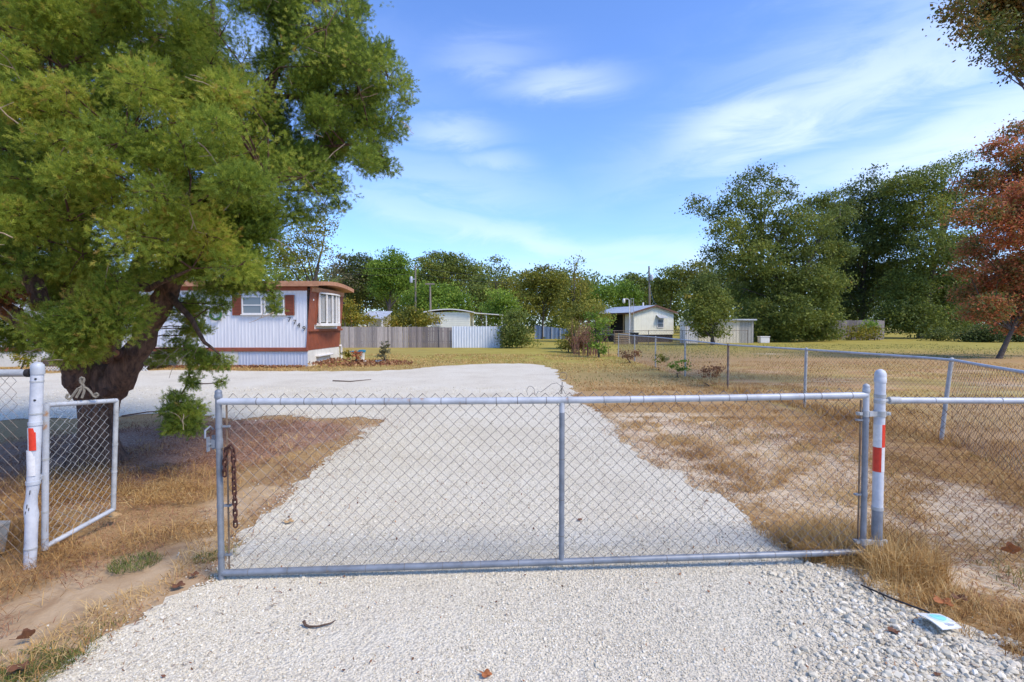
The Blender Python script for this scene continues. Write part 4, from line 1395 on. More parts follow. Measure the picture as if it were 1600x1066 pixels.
for i_, (dx_, r0_) in enumerate(((.10, .17), (-.12, .15), (-.03, .16), (.05, .15))):
    pl_, rl_ = limbs[i_]
    a_ = Vector((CB.x - .04 + dx_ * .5, CB.y - .02, .72))
    limbs[i_] = ([a_, a_.lerp(pl_[0], .55) + Vector((dx_ * .15, 0, .03))] + pl_, [r0_ * .9, r0_] + [min(r0_, rl_[0])] + rl_[1:])
lm = MB()
LIMB_PTS = []
for pl_, rl in limbs:
    pp, rr = [], []
    for i in range(len(pl_) - 1):
        for s in np.linspace(0, 1, 4)[:-1]:
            p = pl_[i].lerp(pl_[i + 1], s)
            r = rl[i] + (rl[i + 1] - rl[i]) * s
            pp.append(p + Vector((random.uniform(-1, 1), random.uniform(-1, 1), random.uniform(-1, 1))) * r * .22)
            rr.append(r)
            LIMB_PTS.append(p)
    pp.append(pl_[-1]); rr.append(rl[-1])
    LIMB_PTS.append(pl_[-1])
    lm.tube(pp, rr, 12, jit=.16)
lm.build('limb', M['bark'], ced, smooth=70)
# cut stubs
for (px, py, Y, d, r) in ((180, 552, 5.95, (.5, -1, .15), .055), (118, 607, 6.05, (-.5, -1, .2), .05), (160, 614, 6.05, (.35, -1, .05), .045)):
    c = cp(px, py, Y)
    d = Vector(d).normalized()
    MB().tube([c, c - d * .18], [r, r * 1.4], 12, jit=.1).build('cut_stub', M['bark_red'], ced, smooth=50)
mb = MB()
c = cp(180, 552, 5.95)
d = Vector((.5, -1, .15)).normalized()
mb.tube([c + d * .001, c + d * .006], [.042, .036], 12)
mb.build('cut_face', M['heartwood'], ced, smooth=30)
LIMB_PTS = np.array(LIMB_PTS)

CROWN = [(-300, -300), (560, -300), (575, -60), (560, 0), (552, 40), (598, 62), (612, 95), (632, 122), (628, 165), (622, 212), (596, 230), (602, 262), (560, 284), (540, 312), (500, 318), (470, 338), (440, 352), (432, 395), (425, 430), (400, 440), (368, 455), (345, 470), (325, 505), (295, 500), (272, 470), (245, 440), (205, 440), (170, 470), (60, 440), (-40, 470), (-200, 520), (-300, 450)]
clumps = []
tries = 0
while len(clumps) < 500 and tries < 90000:
    tries += 1
    px, py = random.uniform(-300, 640), random.uniform(-300, 520)
    if py < 0 and random.random() < .62: continue
    if px < -20 and random.random() < .6: continue
    if not in_poly(np.array([px]), np.array([py]), CROWN)[0]: continue
    dist = poly_dist(np.array([px]), np.array([py]), CROWN)[0]
    Y = random.uniform(4.2, 8.4)
    c = P(px, py, Y)
    hr = math.hypot(c.x - CB.x, c.y - CB.y)
    if hr > 4.5: continue
    if px > 430 and not 5.6 < Y < 8.2: continue
    r = random.uniform(.12, .30)
    rp = r * F / Y
    if dist > -rp * .75: 
        r = max(.12, min(r, -dist * Y / F * 1.15 + .06))
        rp = r * F / Y
        if dist > -rp * .55: continue
    # open gaps in the crown: clumps follow a lumpy density field in space
    dn = fbm(np.array([c.x * 1.1 + c.z * .7]), np.array([c.z * 1.1 - c.y * .8 + 30]), 3)[0]
    if dn < .462: continue
    if Y < 6.6 and 200 < px < 300 and 440 < py: continue
    clumps.append((c, r, 0))
extra = [(130, 500, 4.9, .36), (95, 515, 4.9, .27), (165, 495, 4.85, .30), (110, 540, 4.9, .22), (190, 505, 4.9, .22), (75, 500, 5.0, .24), (130, 545, 4.95, .18), (150, 470, 4.9, .26), (120, 556, 5.0, .12), (185, 475, 4.95, .24),
         (20, 515, 6.4, .26), (-10, 530, 6.4, .28), (45, 540, 6.6, .16), (5, 500, 6.3, .2), (38, 530, 6.4, .16),
         (285, 525, 6.6, .14), (290, 545, 6.6, .14), (262, 552, 6.7, .12), (243, 562, 6.8, .10), (310, 515, 6.4, .12), (295, 490, 6.4, .18), (318, 475, 6.3, .17), (302, 512, 6.5, .14),
         (330, 566, 5.8, .11), (345, 566, 5.8, .10), (310, 568, 5.8, .11), (300, 555, 5.8, .12), (318, 556, 5.8, .1), (298, 590, 5.8, .07), (302, 602, 5.8, .06),
         (280, 632, 5.75, .13), (266, 645, 5.7, .12), (295, 636, 5.75, .12), (284, 660, 5.7, .14), (300, 668, 5.7, .10), (270, 668, 5.7, .09), (292, 650, 5.72, .13), (276, 618, 5.75, .08), (302, 640, 5.7, .1),
         (345, 598, 5.8, .05), (345, 478, 6.0, .10), (385, 445, 6.1, .16), (420, 450, 6.2, .11), (428, 470, 6.1, .09), (430, 484, 6.1, .07), (345, 448, 6.0, .18), (370, 432, 6.0, .2),
         (628, 130, 6.8, .12), (636, 158, 6.8, .08), (618, 205, 6.8, .13), (606, 262, 6.7, .12), (590, 255, 6.7, .14), (530, 322, 6.6, .11), (500, 328, 6.6, .12), (560, 10, 7, .16), (600, 75, 6.9, .13), (475, 340, 6.6, .13)]
for k in range(16):
    extra.append((random.uniform(180, 380), random.uniform(320, 425), random.uniform(5.0, 5.5), random.uniform(.15, .24)))
for k in range(34):
    extra.append((random.uniform(268, 420), random.uniform(235, 425), random.uniform(5.4, 6.1), random.uniform(.14, .26)))
for k in range(26):
    extra.append((random.uniform(-60, 150), random.uniform(240, 425), random.uniform(5.2, 6.2), random.uniform(.15, .28)))
for k in range(8):
    extra.append((random.uniform(-20, 420), random.uniform(-60, 240), random.uniform(5.2, 6.8), random.uniform(.14, .26)))
k = 0
while k < 52:
    px, py = random.uniform(380, 630), random.uniform(-30, 345)
    if poly_dist(np.array([px]), np.array([py]), CROWN)[0] > -16: continue
    extra.append((px, py, random.uniform(6.1, 7.4), random.uniform(.13, .24)))
    k += 1
for k in range(16):
    extra.append((random.uniform(40, 235), random.uniform(425, 482), random.uniform(6.7, 7.8), random.uniform(.14, .24)))
for px, py, Y, r in extra: clumps.append((P(px, py, Y), r, 1))
k = 0
while k < 66:          # thin loose sprays between the pads
    px, py = random.uniform(-40, 620), random.uniform(-60, 450)
    if poly_dist(np.array([px]), np.array([py]), CROWN)[0] > -34: continue
    clumps.append((P(px, py, random.uniform(4.8, 7.4)), random.uniform(.32, .48), 2))
    k += 1
V0, D0, T0 = [], [], []
br = MB()
for c, r, ex in clumps:
    cc = np.array(c)
    n_ = int(1150 * r ** 1.7 / .2 * (1.0, 1.15, .20)[ex]) + 26
    u = unit(n_)
    rr = RNG.uniform(.15, 1, n_) ** .5
    # layered, slightly drooping sprays
    an = RNG.uniform(.75, 1.45, 3) * np.array([1, 1, .62])
    pos = cc + u * (rr * r * RNG.uniform(.8, 1.3, n_))[:, None] * an + RNG.normal(0, .018, (n_, 3))
    pos[:, 2] -= ((pos[:, :2] - cc[:2]) ** 2).sum(1) * .5
    d = u + RNG.normal(0, .75, (n_, 3)) + np.array([0, 0, .35 if c.z > 1.6 else -.15])
    d /= np.linalg.norm(d, axis=1)[:, None]
    V0.append(pos)
    D0.append(d)
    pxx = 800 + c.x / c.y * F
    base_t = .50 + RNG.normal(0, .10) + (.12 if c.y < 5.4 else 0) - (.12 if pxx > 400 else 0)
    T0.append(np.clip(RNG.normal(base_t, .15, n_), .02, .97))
    j = np.argmin(np.linalg.norm(LIMB_PTS - cc, axis=1) + np.maximum(0, LIMB_PTS[:, 2] - cc[2]) * .6)
    s = Vector(LIMB_PTS[j])
    L = (c - s).length
    if L < (1.0, .6, .7)[ex]:
        mid = s.lerp(c, .5) + Vector((random.uniform(-.12, .12), random.uniform(-.12, .12), random.uniform(-.02, .12))) * L
        br.tube([s, mid, Vector(c)], [.006 + .006 * L, .005 + .004 * L, .004], 6, cap=False)
    for q in range(5):
        e = Vector(pos[random.randrange(n_)])
        br.tube([Vector(c), Vector(c).lerp(e, .5) + Vector((0, 0, .02)), e], [.005, .004, .002], 4, cap=False)
dt = MB()
for k in range(210):
    c, r, ex = clumps[random.randrange(len(clumps))]
    if not 3.5 < c.y < 6.6: continue
    p = Vector(c) + Vector((random.uniform(-r, r), -r * random.uniform(.2, 1.0), random.uniform(-r, r) * .8))
    q = [p]
    d = Vector((random.uniform(-1, 1), random.uniform(-.6, .3), random.uniform(-.6, .7))).normalized()
    for j in range(4):
        d = (d + Vector((random.uniform(-.5, .5), random.uniform(-.4, .4), random.uniform(-.5, .4))) * .6).normalized()
        q.append(q[-1] + d * random.uniform(.05, .11))
    dt.tube(q, [.005, .0045, .004, .003, .002], 4, cap=False)
    dt.tube([q[2], q[2] + Vector((random.uniform(-.1, .1), random.uniform(-.1, .1), random.uniform(-.1, .1)))], [.003, .002], 4, cap=False)
o = dt.build('dead_twig', pm('pale_dead_twigs', (.44, .34, .24), (.30, .21, .14), 20, .9), ced)
tag(o, kind='stuff')
br.build('branch', M['bark_red'], ced, smooth=60)
V0, D0, T0 = map(np.concatenate, (V0, D0, T0))
n = len(V0)
print('cedar sprigs', n)
# sprig: fine scale-leaf spray made of thin slivers fanned off a short stem
K = 13
L0 = .047
tm = []
for k in range(K):
    t_ = k / (K - 1)
    b0 = np.array([0, 0, L0 * .8 * t_])
    a = k * 2.4
    sp_ = .95 - .5 * t_
    dd_ = np.array([math.cos(a) * sp_, math.sin(a) * sp_, .8])
    dd_ /= np.linalg.norm(dd_)
    ln = L0 * (.62 - .2 * t_)
    sd_ = np.cross(dd_, [math.sin(a * 1.3), math.cos(a * .7), .3])
    sd_ /= np.linalg.norm(sd_)
    wv = .0026
    tm.append([b0 - sd_ * wv * .6, b0 + sd_ * wv * .6, b0 + dd_ * ln * .6 + sd_ * wv, b0 + dd_ * ln])
tm = np.array(tm).reshape(-1, 3)
zx = np.cross(D0, RNG.normal(size=(n, 3)))
zx /= np.linalg.norm(zx, axis=1)[:, None]
zy = np.cross(D0, zx)
sc = RNG.uniform(.75, 1.4, n)
W = (tm[None, :, 0:1] * zx[:, None] + tm[None, :, 1:2] * zy[:, None] + tm[None, :, 2:3] * D0[:, None]) * sc[:, None, None] + V0[:, None]
k4 = (np.arange(n * K) * 4)[:, None] + np.array([[0, 1, 2, 3]])
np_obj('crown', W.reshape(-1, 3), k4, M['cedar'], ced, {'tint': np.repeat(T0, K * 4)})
# dead orange spray at far left
c = np.array(P(8, 465, 5.4))
u = unit(260)
pos = c + u * (RNG.uniform(.2, 1, 260) * .2)[:, None]
V, T, t = leaf_quads(pos, RNG.uniform(.04, .09, 260), u, RNG.random(260))
tag(np_obj('dead_spray', V, T, M['cedar_dead'], ced, {'tint': t}), kind='stuff')

exec_house = True
# ------------------------------------------------------------------ mobile home
HX, HY0, HY1 = -8.35, 20.9, 24.75
home = thing('mobile_home', (-14, 22.8, 0), 'long white mobile home with reddish-brown trim, shutters and front bay window', 'house')
x_left = -24.0


def ribbed(mb, x0, x1, y, z0, z1, pitch=.14, dep=.007):
    q, f = [], []
    xs_, x = [], x0
    while x < x1:
        for dx, dy in ((0, 0), (.55, 0), (.68, -1), (.87, -1)):
            xx = min(x1, x + dx * pitch)
            xs_.append((xx, y + dy * dep))
        x += pitch
    xs_.append((x1, y))
    for xx, yy_ in xs_: q += [(xx, yy_, z0), (xx, yy_, z1)]
    for k in range(len(xs_) - 1): f.append((2 * k, 2 * k + 2, 2 * k + 3, 2 * k + 1))
    mb.add(q, f)
    return mb


ribbed(MB(), x_left, HX, HY0, .78, 3.10).build('wall', M['siding'], home)
MB().box(x_left, HX - .06, HY0 + .03, HY1, .62, 3.2).build('wall_core', M['siding'], home)
MB().bbox(x_left, HX + .02, HY0 - .05, HY0 + .02, .62, .78, .008).build('belt_trim', M['brown'], home)
MB().bbox(x_left, HX + .02, HY0 - .045, HY0 + .02, 3.10, 3.27, .008).build('frieze', M['brown'], home)
sx = P(372, 560, HY0).x
ribbed(MB(), sx, HX - .01, HY0 + .02, -.05, .62, .13, .010).build('skirting', M['skirt_blue'], home)
MB().box(x_left, sx - .005, HY0 + .0, HY0 + .04, -.05, .62).build('skirting', M['cream'], home)
MB().box(HX - .05, HX - .012, HY0 + .025, HY1 + .02, -.05, .66).build('skirting', M['cream'], home)
MB().bbox(HX - .03, HX + .16, HY0 + .9, HY0 + 2.6, .34, .42, .02).build('skirting_ledge', M['trim'], home)
MB().tube([(HX + .05, HY1 + .1, -.05), (HX + .05, HY1 + .1, .62), (HX + .05, HY1 + .0, .72)], .06, 10).build('vent_pipe', M['trim'], home, smooth=50)
# leaning end wall


def ex(z): return HX + .085 * max(0, z - .7)


def endpanel(mb, y0, y1, z0, z1, dx0, dx1):
    mb.add([(ex(z0) + dx0, y0, z0), (ex(z0) + dx0, y1, z0), (ex(z1) + dx0, y1, z1), (ex(z1) + dx0, y0, z1),
            (ex(z0) + dx1, y0, z0), (ex(z0) + dx1, y1, z0), (ex(z1) + dx1, y1, z1), (ex(z1) + dx1, y0, z1)],
           [(0, 1, 2, 3), (7, 6, 5, 4), (0, 4, 5, 1), (1, 5, 6, 2), (2, 6, 7, 3), (3, 7, 4, 0)])
    return mb


mb = MB()
endpanel(mb, HY0 - .06, HY1, .66, 1.47, -.05, 0)
for k in range(24):
    y = HY0 + .05 + k * .155
    endpanel(mb, y, y + .02, .68, 1.42, -.001, .012)
mb.build('end_wall_lower', M['brown'], home)
endpanel(MB(), HY0 - .07, HY1 + .06, 1.44, 1.53, -.05, .08).build('end_ledge', M['brown'], home)
endpanel(MB(), HY0 - .062, HY0 + .55, 1.53, 3.25, -.05, .0).build('end_wall_upper', M['brown'], home)
endpanel(MB(), HY1 - .42, HY1, 1.53, 3.25, -.05, .02).build('end_wall_upper', M['brown'], home)
endpanel(MB(), HY0 + .55, HY1 - .42, 1.53, 3.12, -.06, -.03).build('bay_panel', M['trim'], home)
endpanel(MB(), HY0 - .05, HY1, 3.06, 3.26, -.02, .05).build('end_frieze', M['brown_light'], home)
endpanel(MB(), HY0 + .62, HY0 + .72, 1.72, 3.05, -.03, .03).build('bay_shutter', M['brown'], home)
endpanel(MB(), HY1 - .62, HY1 - .50, 1.72, 3.05, -.03, .03).build('bay_shutter', M['brown'], home)
# bow window: five facets standing out of the end wall
yc0, yc1 = HY0 + .74, HY1 - .66
facets = []
for k in range(6):
    t = k / 5
    y = yc0 + (yc1 - yc0) * t
    facets.append((HX + .10 + .34 * math.sin(math.pi * (.12 + .76 * t)), y))
bw = MB()
for (xa, ya), (xb, yb) in zip(facets, facets[1:]):
    bw.add([(xa, ya, 1.80), (xb, yb, 1.80), (xb, yb, 3.0), (xa, ya, 3.0)], [(0, 1, 2, 3)])
bayo = MB()
for x, y in facets: bayo.bbox(x - .035, x + .035, y - .035, y + .035, 1.76, 3.04, .006)
bay = bayo.build('bay_window', M['trim'], home)
bw.build('pane', M['glass'], bay)
ft = MB()
for zz0, zz1 in ((1.66, 1.78), (3.02, 3.08)):
    poly = [(HX - .02, yc0 - .08, zz0)] + [(x + .07, y, zz0) for x, y in facets] + [(HX - .02, yc1 + .08, zz0)]
    ft.prism(poly, (0, 0, zz1 - zz0))
ft.build('sill', M['trim'], bay)
cu = MB()
for (xa, ya), (xb, yb) in zip(facets, facets[1:]):
    pts = []
    for k in range(9):
        t = k / 8
        pts.append((xa + (xb - xa) * t - .05 + .02 * math.sin(k * 2.2), ya + (yb - ya) * t))
    for (x0, y0), (x1, y1) in zip(pts, pts[1:]):
        cu.add([(x0, y0, 1.82), (x1, y1, 1.82), (x1, y1, 2.98), (x0, y0, 2.98)], [(0, 1, 2, 3)])
# glass reads as glazed curtains: thin glass in front of pale folds
m, nt, b = newmat('thin_window_glass')
tr = N(nt, 'ShaderNodeBsdfTransparent')
mx = N(nt, 'ShaderNodeMixShader')
gl = N(nt, 'ShaderNodeBsdfGlossy')
gl.inputs['Roughness'].default_value = .05
mx.inputs[0].default_value = .18
nt.links.new(tr.outputs[0], mx.inputs[1]); nt.links.new(gl.outputs[0], mx.inputs[2])
nt.links.new(mx.outputs[0], nt.nodes['Material Output'].inputs['Surface'])
M['thin_glass'] = m
for ch_ in bay.children:
    if ch_.name.startswith('pane'): ch_.data.materials[0] = m
cu.build('curtain', M['curtain'], bay)
# roof: shallow barrel with overhang
rf = MB()
prof = []
for k in range(13):
    t = k / 12
    y = HY0 - .32 + (HY1 - HY0 + .68) * t
    prof.append((y, 3.44 + .14 * math.sin(math.pi * t)))
poly = [(x_left - .3, y, z) for y, z in prof] + [(x_left - .3, y, z - .16) for y, z in reversed(prof)]
rf.prism(poly, (HX + .62 - x_left + .3, 0, 0))
roof = rf.build('roof', M['brown_light'], home)
MB().bbox(x_left - .3, HX + .60, HY0 - .355, HY0 - .322, 3.25, 3.46, .006).build('fascia', M['brown_light'], roof)
mb = MB()
mb.bbox(HX + .05, HX + .16, HY0 + .18, HY0 + .3, 2.78, 2.9, .02)
mb.lathe((HX + .13, HY0 + .24, 2.70), [(.07, 0), (.07, .05), (.03, .10)], 10)
mb.build('porch_light', M['trim'], home)


def hwin(parent, px0, px1, py0, py1, y):
    a, b_ = P(px0, py1, y), P(px1, py0, y)
    fr_ = MB()
    t = .045
    for (x0, x1, z0, z1) in ((a.x, b_.x, a.z, a.z + t), (a.x, b_.x, b_.z - t, b_.z), (a.x, a.x + t, a.z + t, b_.z - t), (b_.x - t, b_.x, a.z + t, b_.z - t)):
        fr_.box(x0, x1, y - .07, y - .005, z0, z1)
    zm = (a.z + b_.z) / 2
    fr_.box(a.x + t, b_.x - t, y - .06, y - .01, zm - .02, zm + .02)
    w_ = fr_.build('window', M['trim'], parent)
    MB().box(a.x + t, b_.x - t, y - .032, y - .026, a.z + t, b_.z - t).build('pane', M['glass'], w_)
    MB().bbox(a.x - .04, b_.x + .04, y - .10, y - .012, a.z - .05, a.z - .004, .006).build('sill', M['trim'], w_)
    return w_


def shutter(parent, px0, px1, py0, py1, y):
    a, b_ = P(px0, py1, y), P(px1, py0, y)
    mb = MB()
    mb.box(a.x, a.x + .035, y - .05, y - .004, a.z, b_.z).box(b_.x - .035, b_.x, y - .05, y - .004, a.z, b_.z)
    mb.box(a.x, b_.x, y - .03, y - .004, a.z, b_.z)
    n_ = 14
    for k in range(n_):
        z = a.z + (b_.z - a.z) * (k + .5) / n_
        mb.bar((a.x + .036, y - .04, z), (b_.x - .036, y - .04, z), .03, .012, up=(0, -.6, 1))
    mb.build('shutter', M['brown'], parent)


yw = HY0 - .022
hwin(home, 379, 410, 463, 491, yw)
hwin(home, 414, 445, 463, 491, yw)
shutter(home, 364, 377.5, 461, 493, yw)
shutter(home, 446.5, 460, 461, 493, yw)
hwin(home, 243, 262, 463, 491, yw)
hwin(home, 265, 290, 463, 491, yw)
shutter(home, 292, 305, 468, 508, yw)
shutter(home, 228, 241, 461, 493, yw)
for ch_, px, py in (('7', 452, 499.5), ('7', 460.5, 503.5), ('4', 466.5, 508.5), ('9', 475, 513.5)):
    cu_ = bpy.data.curves.new('digit', 'FONT')
    cu_.body = ch_
    cu_.size = .27
    cu_.extrude = .008
    cu_.align_x = 'CENTER'
    to = bpy.data.objects.new('digit', cu_)
    COL.objects.link(to)
    bpy.context.view_layer.update()
    me = bpy.data.meshes.new_from_object(to.evaluated_get(bpy.context.evaluated_depsgraph_get()))
    bpy.data.objects.remove(to)
    me.materials.clear(); me.materials.append(M['black'])
    dg = bpy.data.objects.new('digit', me)
    COL.objects.link(dg)
    dg.parent = home
    p = P(px, py, yw - .03) - home.location
    dg.location = (p.x, p.y, p.z - .09)
    dg.rotation_euler = (math.pi / 2, 0, 0)

# green wreath ring on the wall
c = P(337, 491, HY0 - .10)
mb = MB()
for rr in (.24, .20):
    mb.tube([c + Vector((rr * math.cos(a), -.03 * rr, rr * math.sin(a))) for a in np.linspace(0, 2 * math.pi, 25)[:-1]], .028, 7, closed=True, jit=.5)
tag(mb.build('wall_wreath', M['wreath'], smooth=60), 'green wreath hanging on the white mobile home wall', 'wreath_ring')

# porch deck with lattice and rail
dx0, dx1, dy0, dy1 = -17.4, -13.4, 18.9, HY0 - .08
dk = thing('porch_deck', (-15.4, 19.8, 0), 'small brown deck with white lattice and rails in front of the mobile home', 'deck')
mb = MB()
for k in range(14):
    y = dy0 + k * (dy1 - dy0) / 14
    mb.box(dx0, dx1, y, y + (dy1 - dy0) / 14 - .012, .42, .46)
mb.build('deck_board', M['deck'], dk)
MB().box(dx0 + .01, dx1 - .01, dy0 - .03, dy0 - .002, .17, .415).build('rim_board', M['deck'], dk)
la = MB()
for k in range(-4, 60):
    x = dx0 + k * .11
    for s in (1, -1):
        a = Vector((x, dy0 - .016 - .012 * (s > 0), -.02)); b_ = Vector((x + s * .19, a.y, .165))
        if a.x < dx0 or b_.x > dx1 or b_.x < dx0 or a.x > dx1: continue
        la.bar(a, b_, .012, .035, up=(0, -1, 0)) if False else la.bar(a, b_, .01, .03, up=Vector((0, 1, 0)).cross(b_ - a))
la.build('lattice', M['trim'], dk)
rl = MB()
for x in (dx0 + .05, dx0 + 1.5, dx1 - .05):
    rl.bbox(x - .045, x + .045, dy0 + .02, dy0 + .11, .46, 1.42, .008)
rl.bbox(dx0, dx1, dy0 + .03, dy0 + .10, 1.42, 1.47, .008)
rl.box(dx0 + .1, dx1 - .1, dy0 + .05, dy0 + .08, .60, .64)
for k in range(30):
    x = dx0 + .15 + k * .13
    if x < dx1 - .1: rl.box(x, x + .035, dy0 + .052, dy0 + .078, .64, 1.42)
rl.build('railing', M['trim'], dk)
tree('potted_plant', 'low yellow-green plant growing beside the porch deck', [(33, 560, 10), (42, 566, 6)], 18.2, 36, 'yellow', 'plant', limbs=False, leaf=.09, sub_r=.12, dens=.8)

# ------------------------------------------------------------------ things by the mobile home
bbp = G(557, 566)
bb = thing('bird_bath', bbp, 'teal bird bath on a dark stand right of the mobile home', 'bird bath')
MB().lathe(bbp + Vector((0, 0, .36)), [(.05, 0), (.12, .02), (.27, .10), (.30, .14), (.28, .145), (.2, .08), (.02, .05)], 20).build('bowl', M['teal'], bb, smooth=50)
MB().lathe(bbp, [(.14, -.03), (.14, .03), (.05, .08), (.035, .2), (.06, .37)], 14).build('stand', M['black'], bb, smooth=50)
p = G(566, 563)
cb = thing('plant_pot', p, 'blue and white pot standing behind the teal bird bath', 'pot')
MB().lathe(p, [(.10, -.03), (.11, .05), (.13, .36), (.15, .38)], 14).build('pot_body', M['trim'], cb, smooth=50)
MB().lathe(p + Vector((0, 0, .38)), [(.165, 0), (.18, .10), (.16, .12), (.1, .08)], 14).build('rim', M['teal'], cb, smooth=50)


def rock(px, py, s, label):
    p = G(px, py)
    mb = MB()
    v = [(p.x + a[0] * s * random.uniform(.8, 1.2), p.y + a[1] * s * random.uniform(.8, 1.1), s * .35 + a[2] * s * .62 * random.uniform(.8, 1.2)) for a in IV]
    mb.add(v, [tuple(t) for t in IF])
    tag(mb.build('garden_rock', M['rock'], smooth=40), label, 'rock', 'white rocks edging the flower bed')


rock(592, 567, .16, 'white rock beside the dead shrub, the larger one')
rock(571, 567, .12, 'low white rock between the bird bath and the dead shrub')
tree('dead_shrub', 'dead brown upright shrub standing in the leaf bed', [(600, 540, 6), (603, 548, 6), (598, 556, 5), (602, 562, 4)], 23.0, 601, 'grey', 'shrub', leaf=.10, sub_r=.08, dens=.7, limbs=False, trunk_r=.05)
tree('flowering_plant', 'small reddish plant at the foot of the teal bird bath', [(554, 566, 3), (562, 567, 2.5)], 22.2, 557, 'red', 'plant', limbs=False, leaf=.07, sub_r=.06, dens=.8)
tree('flowering_plant', 'small yellow-green plant against the mobile home end skirting', [(541, 562, 4), (543, 556, 4)], 23.4, 541, 'yellow', 'plant', limbs=False, leaf=.09, sub_r=.08, dens=.8)
# red leaf bed
x = RNG.uniform(-8.2, -4.2, 1500); y = RNG.uniform(20.4, 24.2, 1500)
k = (np.hypot((x + 6.3) / 2.0, (y - 22.4) / 1.5) < 1) | ((x < -7.2) & (y < 23.5))
x, y = x[k], y[k]
V, T, t = leaf_quads(np.stack([x, y, RNG.uniform(0, .10, len(x)) + .10 * (x < -7.4)], 1), RNG.uniform(.08, .17, len(x)), np.zeros((len(x), 3)), RNG.random(len(x)))
tag(np_obj('leaf_bed', V, T, M['leafbed'], None, {'tint': t}), 'red-brown leaves covering the flower bed by the mobile home', 'leaves', kind='stuff')
x = RNG.uniform(-15, -8.4, 1600); y = RNG.uniform(20.3, 20.9, 1600)
V, T, t = leaf_quads(np.stack([x, y, RNG.uniform(0, .07, len(x))], 1), RNG.uniform(.06, .13, len(x)), np.zeros((len(x), 3)), RNG.random(len(x)))
tag(np_obj('leaf_strip', V, T, M['leafbed'], None, {'tint': t}), 'strip of fallen orange leaves along the mobile home skirting', 'leaves', kind='stuff')

# ------------------------------------------------------------------ board fence and white panels
FY = 38.6
bf = thing('board_fence', (P(620, 540, FY).x, FY, 0), 'weathered grey board fence beyond the lawn', 'fence')


def boards(x0, x1, y, top, w_, jit, name, mat, parent, drop=0.0):
    mb = MB()
    x = x0
    while x < x1 - .02:
        ww = w_ * random.uniform(.9, 1.05)
        t = top + random.uniform(-jit, jit)
        dz = random.uniform(-.004, .012)
        mb.bar((x + ww / 2, y + dz, -.1), (x + ww / 2 + random.uniform(-.012, .012), y + dz, t), ww - .012, .02, up=(0, 1, 0))
        x += ww
    return mb.build(name, M[mat], parent)


xa, xm, xn, xb = P(532, 540, FY).x, P(638, 540, FY).x, P(686, 540, FY).x, P(706, 540, FY).x
boards(xa, xm, FY, 1.56, .15, .02, 'board_panel', 'wood', bf)
boards(xm, xn, FY + .1, 1.56, .14, .02, 'board_panel', 'wood_dark', bf)
boards(xn, xb, FY + .05, 1.52, .16, .02, 'board_panel', 'wood_dark', bf)
mb = MB()
for z in (.4, 1.2): mb.box(xa, xb, FY + .12, FY + .16, z, z + .09)
mb.build('rail', M['wood_dark'], bf)
wf = thing('panel_fence', (P(745, 540, FY).x, FY, 0), 'white corrugated metal panel fence next to the grey boards', 'fence')
xw = P(783, 540, FY).x
ribbed(MB(), xb + .03, xw, FY - .1, -.1, 1.6, .2, .03).build('panel', M['metal_white'], wf)
mb = MB()
for z in (.3, 1.35): mb.box(xb + .03, xw, FY - .08, FY - .03, z, z + .08)
mb.build('rail', M['wood_dark'], wf)
MB().bbox(xw + .01, xw + .12, FY - .12, FY - .02, -.1, 1.62, .01).build('end_post', M['wood_dark'], wf)

# houses and sheds behind that fence
Y2 = 48.0
c0, c1 = P(668, 500, Y2), P(734, 500, Y2)
ch2 = thing('cream_house', ((c0.x + c1.x) / 2, Y2, 0), 'pale cream house with low curved roof behind the board fence', 'house')
wl = MB()
z = 0
k = 0
while z < 2.85:
    wl.add([(c0.x, Y2 - .02, z), (c1.x, Y2 - .02, z), (c1.x, Y2 + .0, z + .17), (c0.x, Y2 + .0, z + .17)], [(0, 1, 2, 3)])
    wl.add([(c1.x, Y2 - .02, z), (c1.x, Y2 + 5, z), (c1.x, Y2 + 5, z + .17), (c1.x, Y2, z + .17)], [(0, 1, 2, 3)])
    z += .17
wl.build('wall', M['cream_siding'], ch2)
MB().box(c0.x + .05, c1.x - .05, Y2 + .05, Y2 + 5, 0, 2.86).build('wall_core', M['cream_siding'], ch2)
rf = MB()
pr = [(c0.x - .35 + (c1.x - c0.x + .7) * t, 2.90 + .32 * math.sin(math.pi * (.05 + .9 * t))) for t in np.linspace(0, 1, 13)]
rf.prism([(x, Y2 - .3, z) for x, z in pr] + [(x, Y2 - .3, z - .09) for x, z in reversed(pr)], (0, 5.8, 0))
rf.build('roof', M['trim'], ch2)
MB().add
mbg = MB()
xa_, xb_ = P(734, 500, Y2).x, P(786, 500, Y2).x
mbg.prism([(xa_ + .4, Y2 + .2, 2.80), (xb_, Y2 + .2, 2.60), (xb_, Y2 + .2, 2.68), (xa_ + .4, Y2 + .2, 2.88)], (0, 3, 0))
mbg.build('carport_roof', M['trim'], ch2)
mb = MB()
for x in (xa_ + 1.5, xb_ - .15): mb.box(x, x + .08, Y2 + .4, Y2 + .48, -.05, 2.62)
mb.build('carport_post', M['trim'], ch2)
hwin(ch2, 678, 689, 497, 508, Y2 - .03)
Y3 = 45.5
c0, c1 = P(562, 490, Y3), P(601, 490, Y3)
sh = thing('open_shed', ((c0.x + c1.x) / 2, Y3, 0), 'open shed with pale corrugated roof behind the board fence', 'shed')
mb = MB()
q, f = [], []
for k in range(33):
    x = c0.x + (c1.x - c0.x) * k / 32
    dz = .03 * (k % 2)
    q += [(x, Y3 - .4, 2.25 + dz), (x, Y3 + 3, 3.0 + dz), (x, Y3 - .4, 2.22 + dz), (x, Y3 + 3, 2.97 + dz)]
for k in range(32):
    a = 4 * k
    f += [(a, a + 4, a + 5, a + 1), (a + 2, a + 3, a + 7, a + 6), (a, a + 2, a + 6, a + 4)]
mb.add(q, f)
